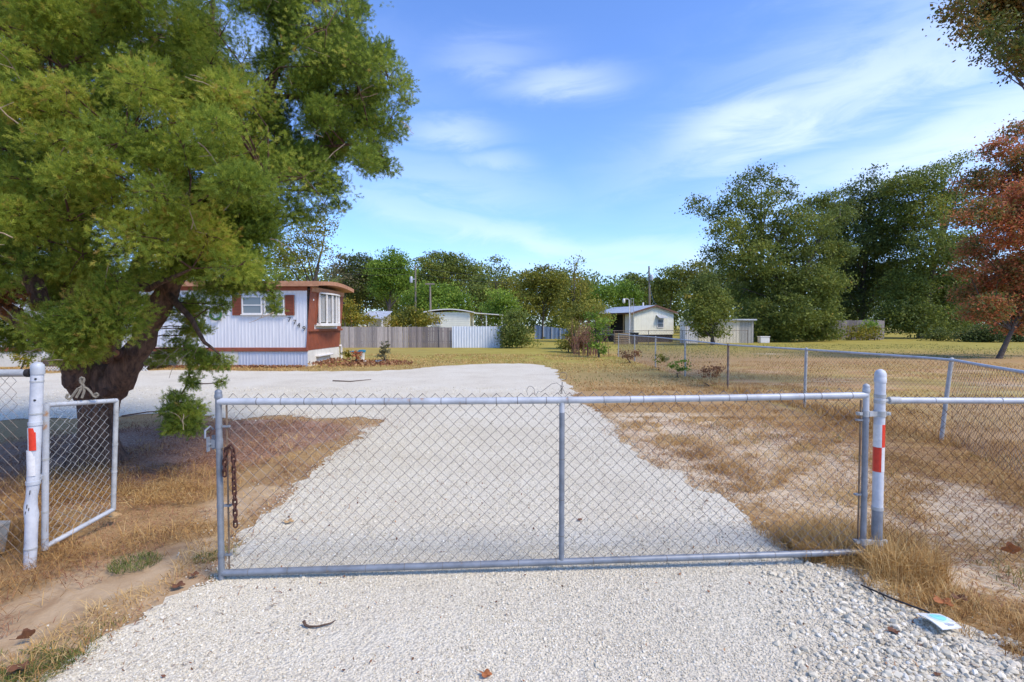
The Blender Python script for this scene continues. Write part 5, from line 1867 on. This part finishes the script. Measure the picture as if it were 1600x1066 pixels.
mb.build('roof', M['roof_metal'], sh)
for x in (c0.x + .1, c1.x - .25):
    MB().bbox(x, x + .14, Y3 - .3, Y3 - .16, -.05, 2.25, .01).build('post', M['trim'], sh)
MB().box(c0.x + .1, c1.x - .1, Y3 + 2.6, Y3 + 2.7, -.05, 2.8).build('back_wall', M['shed_cream'], sh)

# poles


def pole(name, px, py_top, Y, r, mat, label, cross=None, cat='pole'):
    b0 = P(px, 520, Y)
    top = P(px, py_top, Y)
    root = thing(name, (b0.x, Y, 0), label, cat)
    MB().tube([(b0.x, Y, -.2), (b0.x + .05, Y, top.z * .5), (top.x, Y, top.z)], [r * 1.2, r, r * .8], 10).build('shaft', M[mat], root, smooth=50)
    if cross:
        for dz, hw in cross:
            MB().bbox(top.x - hw, top.x + hw, Y - r * 1.6, Y - r * .7, top.z - dz - .08, top.z - dz + .06, .01).build('crossarm', M[mat], root)
    return root, top


r_, tp = pole('utility_pole', 649, 415, 56, .10, 'pole', 'slim grey utility pole with a small box in front of the olive oak')
mb = MB().lathe((tp.x - .42, 55.8, tp.z - 1.9), [(.13, 0), (.16, .1), (.16, .6), (.1, .7)], 12)
mb.bar((tp.x - .3, 55.85, tp.z - 1.5), (tp.x, 55.9, tp.z - 1.5), .08, .08)
mb.build('transformer', M['roof_metal'], r_, smooth=45)
mb = MB()
for dz in (.2, .9):
    a = tp - Vector((0, 0, dz))
    for b_ in (P(380, 392, 50) - Vector((0, 0, dz)), P(900, 430, 75) - Vector((0, 0, dz))):
        mb = MB()
        mb.tube([a.lerp(b_, t) - Vector((0, 0, 2.6 * t * (1 - t))) for t in np.linspace(0, 1, 9)], .018, 4, cap=False)
        mb.build('power_line', M['black'], r_)
pole('utility_pole', 672, 443, 50, .10, 'pole', 'brown T-topped wooden pole beside the cream house roof', [(.05, .45)])
r_, tp = pole('utility_pole', 1014, 416, 78, .15, 'pole', 'tall grey utility pole rising behind the cream house with the porch')
mb = MB().lathe((tp.x + .38, 77.8, tp.z - 2.2), [(.18, 0), (.22, .1), (.22, .8), (.12, .9)], 12)
mb.bar((tp.x + .3, 77.85, tp.z - 1.8), (tp.x, 77.9, tp.z - 1.8), .08, .08)
mb.build('transformer', M['roof_metal'], r_, smooth=45)
mb = MB()
a, b_ = Vector((tp.x + .1, 78, tp.z - 2.5)), P(1026, 476, 56)
mb.tube([a, a.lerp(b_, .33) - Vector((0, 0, .7)), a.lerp(b_, .66) - Vector((0, 0, .8)), b_], .025, 5)
mb.build('service_wire', M['black'], r_)
r_, tp = pole('yard_lamp', 983, 469, 47, .05, 'trim', 'slim white yard lamp pole with arm before the porch', cat='lamp')
mb = MB().tube([tp, tp + Vector((-.1, 0, .1)), tp + Vector((-.42, 0, .1))], .03, 8)
mb.build('arm', M['trim'], r_, smooth=50)
MB().lathe(tp + Vector((-.48, 0, -.12)), [(.04, .26), (.10, .22), (.13, .05), (.12, -.12), (.05, -.2)][::-1], 12).build('lamp_head', M['trim'], r_, smooth=50)
c = P(987.5, 520, 47.3)
ldr = thing('antenna_mast', (c.x, 47.3, 0), 'ladder-like lattice mast next to the yard lamp', 'mast')
ztop = P(987, 466, 47.3).z
MB().tube([(c.x - .12, 47.3, -.05), (c.x - .12, 47.3, ztop)], .022, 6).build('rail', M['galv_worn'], ldr)
MB().tube([(c.x + .12, 47.3, -.05), (c.x + .12, 47.3, ztop)], .022, 6).build('rail', M['galv_worn'], ldr)
for z in np.arange(.3, ztop, .32): MB().tube([(c.x - .12, 47.3, z), (c.x + .12, 47.3, z)], .014, 5).build('rung', M['galv_worn'], ldr)

# ------------------------------------------------------------------ cream house with porch
ang = math.atan2(2.1, 4.9)
h2 = thing('porch_house', (11.9, 50.0, 0), 'cream gabled house with dark porch under a grey metal roof', 'house', rz=ang * .0 + .39)
W_, LL, ZE, ZR, ZF = 4.8, 6.8, 2.95, 3.62, .75


def hb(mb, name, mat, parent=None, **k): return mb.build(name, M[mat], parent or h2, local=True, **k)


mb = MB()
mb.prism([(0, 0, ZF), (W_, 0, ZF), (W_, 0, ZE), (W_ / 2, 0, ZR - .06), (0, 0, ZE)], (0, .12, 0))
for k in range(24):
    x = .1 + k * .2
    zt_ = ZE + (ZR - .1 - ZE) * (1 - abs(x - W_ / 2) / (W_ / 2)) - .03
    mb.box(x, x + .02, -.012, -.001, ZF + .02, zt_)
hb(mb, 'gable_wall', 'cream_siding')
hb(MB().box(.001, .12, .12, 1.5, ZF, ZE), 'side_wall', 'trim')
hb(MB().box(W_ - .12, W_ - .001, .12, LL, ZF, ZE), 'side_wall', 'cream_siding')
hb(MB().box(1.6, 1.7, 1.38, LL, ZF, ZE), 'porch_wall', 'dark')  # shade under the porch roof painted into these near-black walls
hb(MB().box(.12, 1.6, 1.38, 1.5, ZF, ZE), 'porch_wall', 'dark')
hb(MB().box(.1, W_ - .1, LL - .1, LL, ZF, ZE), 'back_wall', 'cream_siding')
hb(MB().box(.05, W_ - .05, .06, LL, -.05, ZF - .02), 'underfloor_shade', 'dark')  # dark block stands for the shaded gap under the raised floor
hb(MB().bbox(-.1, 1.6, 1.55, LL, ZF - .12, ZF, .01), 'porch_floor', 'concrete')
for y in (1.7, 4.2, LL - .1):
    hb(MB().bbox(-.02, .1, y, y + .12, ZF, ZE, .01), 'porch_post', 'tan_wood')
rf = MB()
for s, x0, z0 in ((-1, -.55, ZE - .10), (1, W_ + .3, ZE - .03)):
    a, b_ = (x0, z0), (W_ / 2, ZR)
    rf.prism([(a[0], -.3, a[1]), (b_[0], -.3, b_[1]), (b_[0], -.3, b_[1] + .06), (a[0], -.3, a[1] + .06)], (0, LL + .6, 0))
roof2 = hb(rf, 'roof', 'roof_metal')
rk = MB()
for x0, z0 in ((-.55, ZE - .10), (W_ + .3, ZE - .03)):
    rk.prism([(x0, -.34, z0 - .12), (W_ / 2, -.34, ZR - .10), (W_ / 2, -.34, ZR + .07), (x0, -.34, z0 + .06)], (0, .035, 0))
rk.box(-.58, -.552, -.3, LL + .3, ZE - .2, ZE - .03)
hb(rk, 'roof_edge', 'roof_brown', roof2)
hb(MB().tube([(3.3, 3, ZR - .3), (3.3, 3, ZR + .45)], .09, 10), 'vent_pipe', 'trim', roof2)
wx0, wx1, wz0, wz1 = 2.75, 3.55, 1.42, 2.36
mb = MB()
for b4 in ((wx0, wx1, wz0, wz0 + .06), (wx0, wx1, wz1 - .06, wz1), (wx0, wx0 + .06, wz0 + .06, wz1 - .06), (wx1 - .06, wx1, wz0 + .06, wz1 - .06), (wx0 + .06, wx1 - .06, (wz0 + wz1) / 2 - .03, (wz0 + wz1) / 2 + .03)):
    mb.box(b4[0], b4[1], -.07, -.013, b4[2], b4[3])
wn = hb(mb, 'window', 'trim')
hb(MB().box(wx0 + .06, wx1 - .06, -.04, -.03, wz0 + .06, wz1 - .06), 'pane', 'glass', wn)
mb = MB()
mb.prism([(wx0 - .12, -.02, 2.72), (wx0 - .12, -.55, 2.42), (wx0 - .12, -.55, 2.38), (wx0 - .12, -.02, 2.66)], (wx1 - wx0 + .24, 0, 0))
hb(mb, 'awning', 'roof_metal')

# things on and by that porch
c = P(971, 523, 45.5)
pal = thing('pallet_stack', (c.x, 45.5, 0), 'tan stack of wooden pallets in front of the dark porch', 'pallets')
mb = MB()
for k in range(5):
    z = .05 + k * .2
    for j in range(3): mb.box(c.x - .6, c.x + .6, 45.1 + j * .4, 45.2 + j * .4, z, z + .1)
    for j in range(7): mb.box(c.x - .6 + j * .175, c.x - .5 + j * .175, 45.08, 46.02, z + .102, z + .13)
mb.build('pallet_boards', M['tan_wood'], pal)
c = P(991, 527, 46)
bn_ = thing('wheelie_bin', (c.x, 46, 0), 'black bin standing beside the tan pallets', 'bin')
mb = MB()
mb.add([(c.x - .25, 45.75, 0.02), (c.x + .25, 45.75, 0.02), (c.x + .25, 46.25, 0.02), (c.x - .25, 46.25, 0.02), (c.x - .32, 45.68, .95), (c.x + .32, 45.68, .95), (c.x + .32, 46.32, .95), (c.x - .32, 46.32, .95)],
       [(0, 3, 2, 1), (4, 5, 6, 7), (0, 1, 5, 4), (1, 2, 6, 5), (2, 3, 7, 6), (3, 0, 4, 7)])
mb.build('bin_body', M['black'], bn_)
MB().bbox(c.x - .35, c.x + .35, 45.64, 46.36, .953, 1.03, .02).build('lid', M['black'], bn_)
# storage sheds
Y5 = 47.6
a, b_ = P(1071, 510, Y5), P(1091, 510, Y5)
ws = thing('storage_cabinet', (a.x, Y5, 0), 'narrow white metal shed right of the porch house', 'shed')
ribbed(MB(), a.x, b_.x, Y5, -.05, 1.95, .2, .025).build('front_panel', M['siding'], ws)
MB().box(a.x + .01, b_.x - .01, Y5 + .03, Y5 + 1.6, -.05, 1.94).build('shed_body', M['metal_white'], ws)
MB().prism([(a.x - .06, Y5 - .1, 1.94), (b_.x + .06, Y5 - .1, 1.94), (b_.x + .06, Y5 - .1, 2.0), (a.x - .06, Y5 - .1, 2.02)], (0, 1.8, 0)).build('roof', M['metal_white'], ws)
Y6 = 48.5
a, b_ = P(1093, 510, Y6), P(1178, 510, Y6)
cs = thing('garden_shed', (a.x, Y6, 0), 'long faded cream shed with flat grey roof behind the small olive tree', 'shed')
xm_ = a.x + (b_.x - a.x) * .74
ribbed(MB(), a.x, xm_, Y6, -.05, 2.1, .3, .02).build('front_panel', M['shed_cream'], cs)
ribbed(MB(), xm_ + .03, b_.x, Y6 + .02, -.05, 2.1, .3, .02).build('front_panel', M['concrete'], cs)
MB().box(a.x + .02, b_.x - .02, Y6 + .05, Y6 + 2.6, -.05, 2.08).build('shed_body', M['shed_cream'], cs)
MB().bbox(a.x - .15, b_.x + .15, Y6 - .3, Y6 + 2.8, 2.12, 2.26, .02).build('roof', M['roof_metal'], cs)
c = G(1193, 536)
wb = thing('white_box', c, 'small white box on the grass under the dense oak', 'box')
MB().bbox(c.x - .45, c.x + .45, c.y - .3, c.y + .3, -.02, .55, .05).build('box_body', M['trim'], wb)
MB().bbox(c.x - .48, c.x + .48, c.y - .33, c.y + .33, .553, .63, .02).build('lid', M['trim'], wb)

# back board fence right
Y7 = 60
b7 = thing('board_fence', (P(1340, 520, Y7).x, Y7, 0), 'brown board fence at the back of the field between dark oaks', 'fence')
boards(P(1296, 520, Y7).x, P(1382, 520, Y7).x, Y7, 2.25, .3, .04, 'board_panel', 'wood_dark', b7)
mb = MB()
mb.box(P(1296, 520, Y7).x, P(1382, 520, Y7).x, Y7 + .05, Y7 + .12, 1.7, 1.82)
mb.build('rail', M['wood_dark'], b7)
for i, (px, lb) in enumerate([(1330, 'dry pale plume plant before the back board fence, left one'), (1348, 'dry pale plume plant before the back board fence, middle one'), (1366, 'dry pale plume plant before the back board fence, right one')]):
    tree('plume_plant', lb, [(px, 520, 4), (px + 1, 526, 4), (px + 2, 514, 3)], 57, px, 'yellow', 'plant', 'dry plume plants before the back fence', limbs=False)
tree('young_tree', 'bright green sapling in front of the back board fence', [(1357, 512, 8), (1360, 505, 6)], 58, 1357, 'bright', 'sapling', limbs=False)

# blue fence and far mesh fences
Y8 = 62
b8 = thing('privacy_fence', (P(860, 520, Y8).x, Y8, 0), 'blue sheeted fence far back beside the big dark shrub', 'fence')
mb = MB()
x0, x1 = P(836, 515, Y8).x, P(888, 515, Y8).x
n_ = 16
q, f = [], []
for k in range(n_ + 1):
    x = x0 + (x1 - x0) * k / n_
    q += [(x, Y8 + .06 * (k % 2), .0), (x, Y8 + .06 * (k % 2), 1.72 - .5 * (k / n_) ** .8)]
for k in range(n_): f.append((2 * k, 2 * k + 2, 2 * k + 3, 2 * k + 1))
mb.add(q, f)
mb.build('blue_sheet', M['blue_sheet'], b8)
for k in range(0, n_ + 1, 4):
    x = x0 + (x1 - x0) * k / n_
    MB().tube([(x, Y8 - .06, -.1), (x, Y8 - .06, 1.76 - .5 * (k / n_) ** .8)], .05, 8).build('fence_post', M['galv_pale'], b8)

Y9 = 44.0
f9 = thing('yard_fence', (P(1040, 520, Y9).x, Y9, 0), 'thin far chain-link fence in front of the porch house', 'fence')
x0, x1 = 5.8, P(1185, 520, Y9).x
MB().tube([(x0, Y9, 1.2), (x1, Y9 + 2, 1.22)], .02, 8).build('top_rail', M['wire_mix'], f9)
for k in range(6):
    t = k / 5
    MB().tube([(x0 + (x1 - x0) * t, Y9 + 2 * t, -.1), (x0 + (x1 - x0) * t, Y9 + 2 * t, 1.25)], .025, 8).build('fence_post', M['wire_mix'], f9)
mb = MB()
chainlink(mb, [(x0, Y9), (x1, Y9 + 2)], 0, 1.2, .24, .004)
mb.build('chain_link_mesh', M['wire_mix'], f9)

# brush by the fence end
tree('wild_shrub', 'reddish dry brush with upright stems left of the side fence end', [(905, 528, 11), (918, 518, 11), (920, 535, 11), (903, 542, 8), (914, 547, 8)], 31, 914, 'brush', 'shrub', leaf=.13, dens=.6, sub_r=.2)
tree('wild_shrub', 'grey-green bush at the left foot of the dry brush', [(885, 530, 12), (893, 542, 10), (880, 545, 7), (893, 512, 12)], 32, 888, 'olive', 'shrub', leaf=.13, dens=.7, sub_r=.2)
tree('wild_shrub', 'bright green bush at the far end of the side fence', [(932, 508, 10), (938, 521, 12), (930, 537, 10), (944, 502, 8), (938, 549, 8), (926, 495, 8)], 27, 936, 'bright', 'shrub', leaf=.13, dens=.6, sub_r=.2)
tree('wild_shrub', 'tangled olive shrub behind the reddish dry brush', [(905, 490, 18), (925, 488, 14), (945, 500, 8), (890, 500, 13)], 36, 908, 'olive', 'shrub', leaf=.15, sub_r=.25)
# stems in the brush
mb = MB()
for k in range(60):
    p = Vector((P(random.uniform(897, 945), 545, 29).x, random.uniform(27.5, 31), 0))
    mb.tube([p, p + Vector((random.uniform(-.15, .15), 0, random.uniform(.6, 1.0))), p + Vector((random.uniform(-.5, .5), random.uniform(-.3, .3), random.uniform(1.3, 2.2)))], [.018, .013, .005], 4, cap=False)
tag(mb.build('dry_reeds', pm('dry_reed_stems', (.24, .12, .075), (.16, .08, .05), 3, .9), None), 'thicket of reddish dry reed stems by the side fence end', 'reeds', kind='stuff')
tree('small_bush', 'small bright green bush at the foot of the side fence', [(1060, 579, 6), (1068, 582, 4), (1053, 582, 4)], 16.6, 1060, 'bright', 'bush', limbs=False, leaf=.07, sub_r=.09, dens=.8)
tree('small_bush', 'small dull green bush further along the side fence', [(1028, 573, 5), (1036, 575, 3)], 19.5, 1028, 'olive', 'bush', limbs=False, leaf=.08, sub_r=.09, dens=.8)
tree('small_bush', 'reddish dry weed clump where side fence passes the dried grass', [(985, 560, 6), (995, 565, 5), (978, 556, 4)], 23, 986, 'brush', 'bush', limbs=False, leaf=.09, sub_r=.1, dens=.8)
tree('small_bush', 'dark dry weeds at the base of the third fence post', [(1112, 600, 7), (1122, 604, 6), (1100, 597, 5)], 14.2, 1113, 'brush', 'bush', limbs=False, leaf=.06, sub_r=.08, dens=.8)


# ------------------------------------------------------------------ litter in the foreground
def leaf_obj(px, py, size, mat, label, lift=.012, up=False):
    p = G(px, py)
    ang_ = random.uniform(0, 6.28)
    n_ = 22
    ring_ = []
    for k in range(n_):
        a = 2 * math.pi * k / n_
        r = size * (.55 + .45 * abs(math.cos(2.5 * a))) * (.55 + .45 * abs(math.cos(a / 2)))
        x, y = r * math.cos(a), r * .8 * math.sin(a)
        z = lift + .25 * abs(y) + .12 * size * math.sin(3 * a) + .18 * (x * x) / size
        if up: x, y, z = x, y * .4, lift + r * .9 * abs(math.sin(a)) + .3 * size
        ring_.append((p.x + x * math.cos(ang_) - y * math.sin(ang_), p.y + x * math.sin(ang_) + y * math.cos(ang_), z))
    mb = MB()
    top_ = [(p.x, p.y, lift)] + ring_
    bot_ = [(a, b, c_ - .0015) for a, b, c_ in top_]
    f = []
    for k in range(n_):
        f.append((0, 1 + k, 1 + (k + 1) % n_))
        f.append((n_ + 1, n_ + 2 + (k + 1) % n_, n_ + 2 + k))
        f.append((1 + k, n_ + 2 + k, n_ + 2 + (k + 1) % n_, 1 + (k + 1) % n_))
    mb.add(top_ + bot_, f)
    e = Vector(ring_[0])
    mb.tube([(p.x, p.y, lift), e, e + (e - Vector((p.x, p.y, lift))) * .5], .0015, 4)
    tag(mb.build('fallen_leaf', M[mat]), label, 'leaf', 'fallen leaves on the drive and verge')


leaf_obj(1397, 990, .042, 'brown_leaf', 'curled brown oak leaf on the gravel left of the fallen sign')
leaf_obj(761, 1058, .040, 'orange_leaf', 'orange leaf on the gravel at the bottom edge')
leaf_obj(1583, 872, .075, 'orange_leaf', 'large upright orange leaf in the straw below the roadside fence', .03, True)
leaf_obj(180, 812, .085, 'tan_leaf', 'tan leaf lying beyond the open walk gate', .03)
leaf_obj(1463, 1058, .022, 'brown_leaf', 'tiny brown leaf on the coarse stones below the fallen sign')
leaf_obj(30, 1053, .06, 'brown_leaf', 'dark red leaf in the green grass at the lower left corner', .03)
leaf_obj(45, 1003, .05, 'brown_leaf', 'pointed dark leaf standing on the sand left', .02, True)
leaf_obj(280, 920, .055, 'brown_leaf', 'dark brown leaf near the free foot of the drive gate', .02)
leaf_obj(305, 902, .04, 'brown_leaf', 'smaller reddish leaf on the sand next to the gate foot', .02)
leaf_obj(1475, 955, .07, 'orange_leaf', 'rust-coloured leaf caught in the straw above the fallen sign', .05)
leaf_obj(1500, 945, .06, 'brown_leaf', 'dark brown leaf in the straw right of the rust-coloured one', .04)
leaf_obj(905, 815, .035, 'brown_leaf', 'brown leaf on the gravel behind the gate, right of the centre brace')
leaf_obj(452, 818, .06, 'tan_leaf', 'flat tan leaf on the gravel behind the left half of the gate', .015)

sx_, sy_ = RNG.uniform(-3.4, 3.6, 420), RNG.uniform(2.3, 5.5, 420)
k = indrive(sx_, sy_)
sx_, sy_ = sx_[k], sy_[k]
V, T, t = leaf_quads(np.stack([sx_, sy_, np.full(len(sx_), .012)], 1), RNG.uniform(.008, .028, len(sx_)), np.zeros((len(sx_), 3)), np.clip(RNG.normal(.35, .25, len(sx_)), 0, 1), 3.0)
tag(np_obj('leaf_scraps', V, T, M['needles'], None, {'tint': t}), 'brown scraps of leaves and bark scattered over the gravel', 'litter', kind='stuff')
tw = MB()
tp_ = [P(474, 975, G(474, 979).y), G(477, 981), G(483, 983), G(495, 983), G(508, 980), G(518, 977), G(524, 973)]
tp_ = [Vector((p.x, p.y, .014 + (.018 if i == 0 else 0))) for i, p in enumerate(tp_)]
tw.tube(tp_, [.009, .008, .006, .005, .005, .004, .003], 7, jit=.35)
tag(tw.build('twig', M['twig'], smooth=60), 'hooked dark brown twig lying on the gravel before the gate', 'twig')
tw = MB()
q = [G(190, 652) + Vector((0, 0, .02)), G(230, 648) + Vector((0, 0, .05)), G(258, 645) + Vector((0, 0, .03)), G(300, 640) + Vector((0, 0, .02))]
tw.tube(q, [.015, .012, .01, .005], 6, jit=.3)
tw.tube([q[1], q[1] + Vector((.2, -.25, .03))], [.008, .003], 5)
tag(tw.build('fallen_branch', M['bark_red'], smooth=60), 'long fallen branch on the gravel edge behind the cedar', 'branch')
tw = MB()
q = [G(520, 596), G(548, 597), G(580, 594)]
q = [p + Vector((0, 0, .02)) for p in q]
tw.tube(q, [.02, .016, .008], 5, jit=.3)
tag(tw.build('fallen_branch', M['twig'], smooth=60), 'thin dark stick lying on the gravel lot before the mobile home', 'branch')

# fallen sign
s0, s1, s2, s3 = G(1431, 973), G(1472, 999), G(1503, 990), G(1467, 968)
sg = thing('yard_sign', G(1467, 985), 'small white and teal yard sign lying on the gravel with black stake', 'sign')


def spt(u, v, dz=0):
    a = s0.lerp(s1, u); b_ = s3.lerp(s2, u)
    p = a.lerp(b_, v)
    return Vector((p.x, p.y, .034 + .022 * (1 - v) + .010 * math.sin(u * 3.1) + dz))


n_ = 8
q, f = [], []
for i in range(n_ + 1):
    for j in range(n_ + 1):
        q.append(spt(i / n_, j / n_))
m0 = len(q)
q += [p - Vector((0, 0, .005)) for p in q]
for i in range(n_):
    for j in range(n_):
        a = i * (n_ + 1) + j
        f += [(a, a + n_ + 1, a + n_ + 2, a + 1), (m0 + a, m0 + a + 1, m0 + a + n_ + 2, m0 + a + n_ + 1)]
edge = [i * (n_ + 1) for i in range(n_ + 1)] + [n_ * (n_ + 1) + j for j in range(1, n_ + 1)] + [i * (n_ + 1) + n_ for i in range(n_ - 1, -1, -1)] + [j for j in range(n_ - 1, 0, -1)]
for a, b_ in zip(edge, edge[1:] + edge[:1]): f.append((a, m0 + a, m0 + b_, b_))
mb = MB(); mb.add(q, f)
mb.build('panel', M['sign'], sg, smooth=40)


def patch_uv(poly, dz, mat, name, parent):
    mb = MB()
    c_ = (sum(p[0] for p in poly) / len(poly), sum(p[1] for p in poly) / len(poly))
    mb.add([spt(*c_, dz)] + [spt(u, v, dz) for u, v in poly], [(0, 1 + k, 1 + (k + 1) % len(poly)) for k in range(len(poly))])
    return mb.build(name, M[mat], parent)


patch_uv([(.06, .06), (.5, .05), (.95, .05), (.95, .95), (.5, .95), (.06, .95)], .0012, 'sign_sky', 'printed_field', sg) if False else None
ell = lambda cu_, cv, a, b: [(cu_ + a * math.cos(t), cv + b * math.sin(t)) for t in np.linspace(0, 2 * math.pi, 28)[:-1]]
patch_uv(ell(.40, .56, .33, .37), .0014, 'sign_sky', 'emblem_ring', sg)
patch_uv(ell(.38, .56, .25, .28), .0026, 'sign_teal', 'emblem', sg)
mb = MB()
for v0, v1, u in ((.40, .62, .80), (.62, .78, .84), (.45, .70, .88)):
    a, b_ = spt(u, v0, .002), spt(u, v1, .002)
    mb.bar(a, b_, .010, .001)
mb.build('small_print', M['sign_grey'], sg)
a, b_ = G(1345, 921), G(1452, 972)
mb = MB()
mb.tube([a + Vector((0, 0, .03)), a.lerp(b_, .5) + Vector((0, 0, .035)), b_ + Vector((0, 0, .055))], .0055, 6)
for t in (.13, .33):
    c = a.lerp(b_, t) + Vector((0, 0, .03))
    mb.tube([c, c + Vector((.0, -.035, -.01))], .004, 5)
mb.build('stake', M['black'], sg)
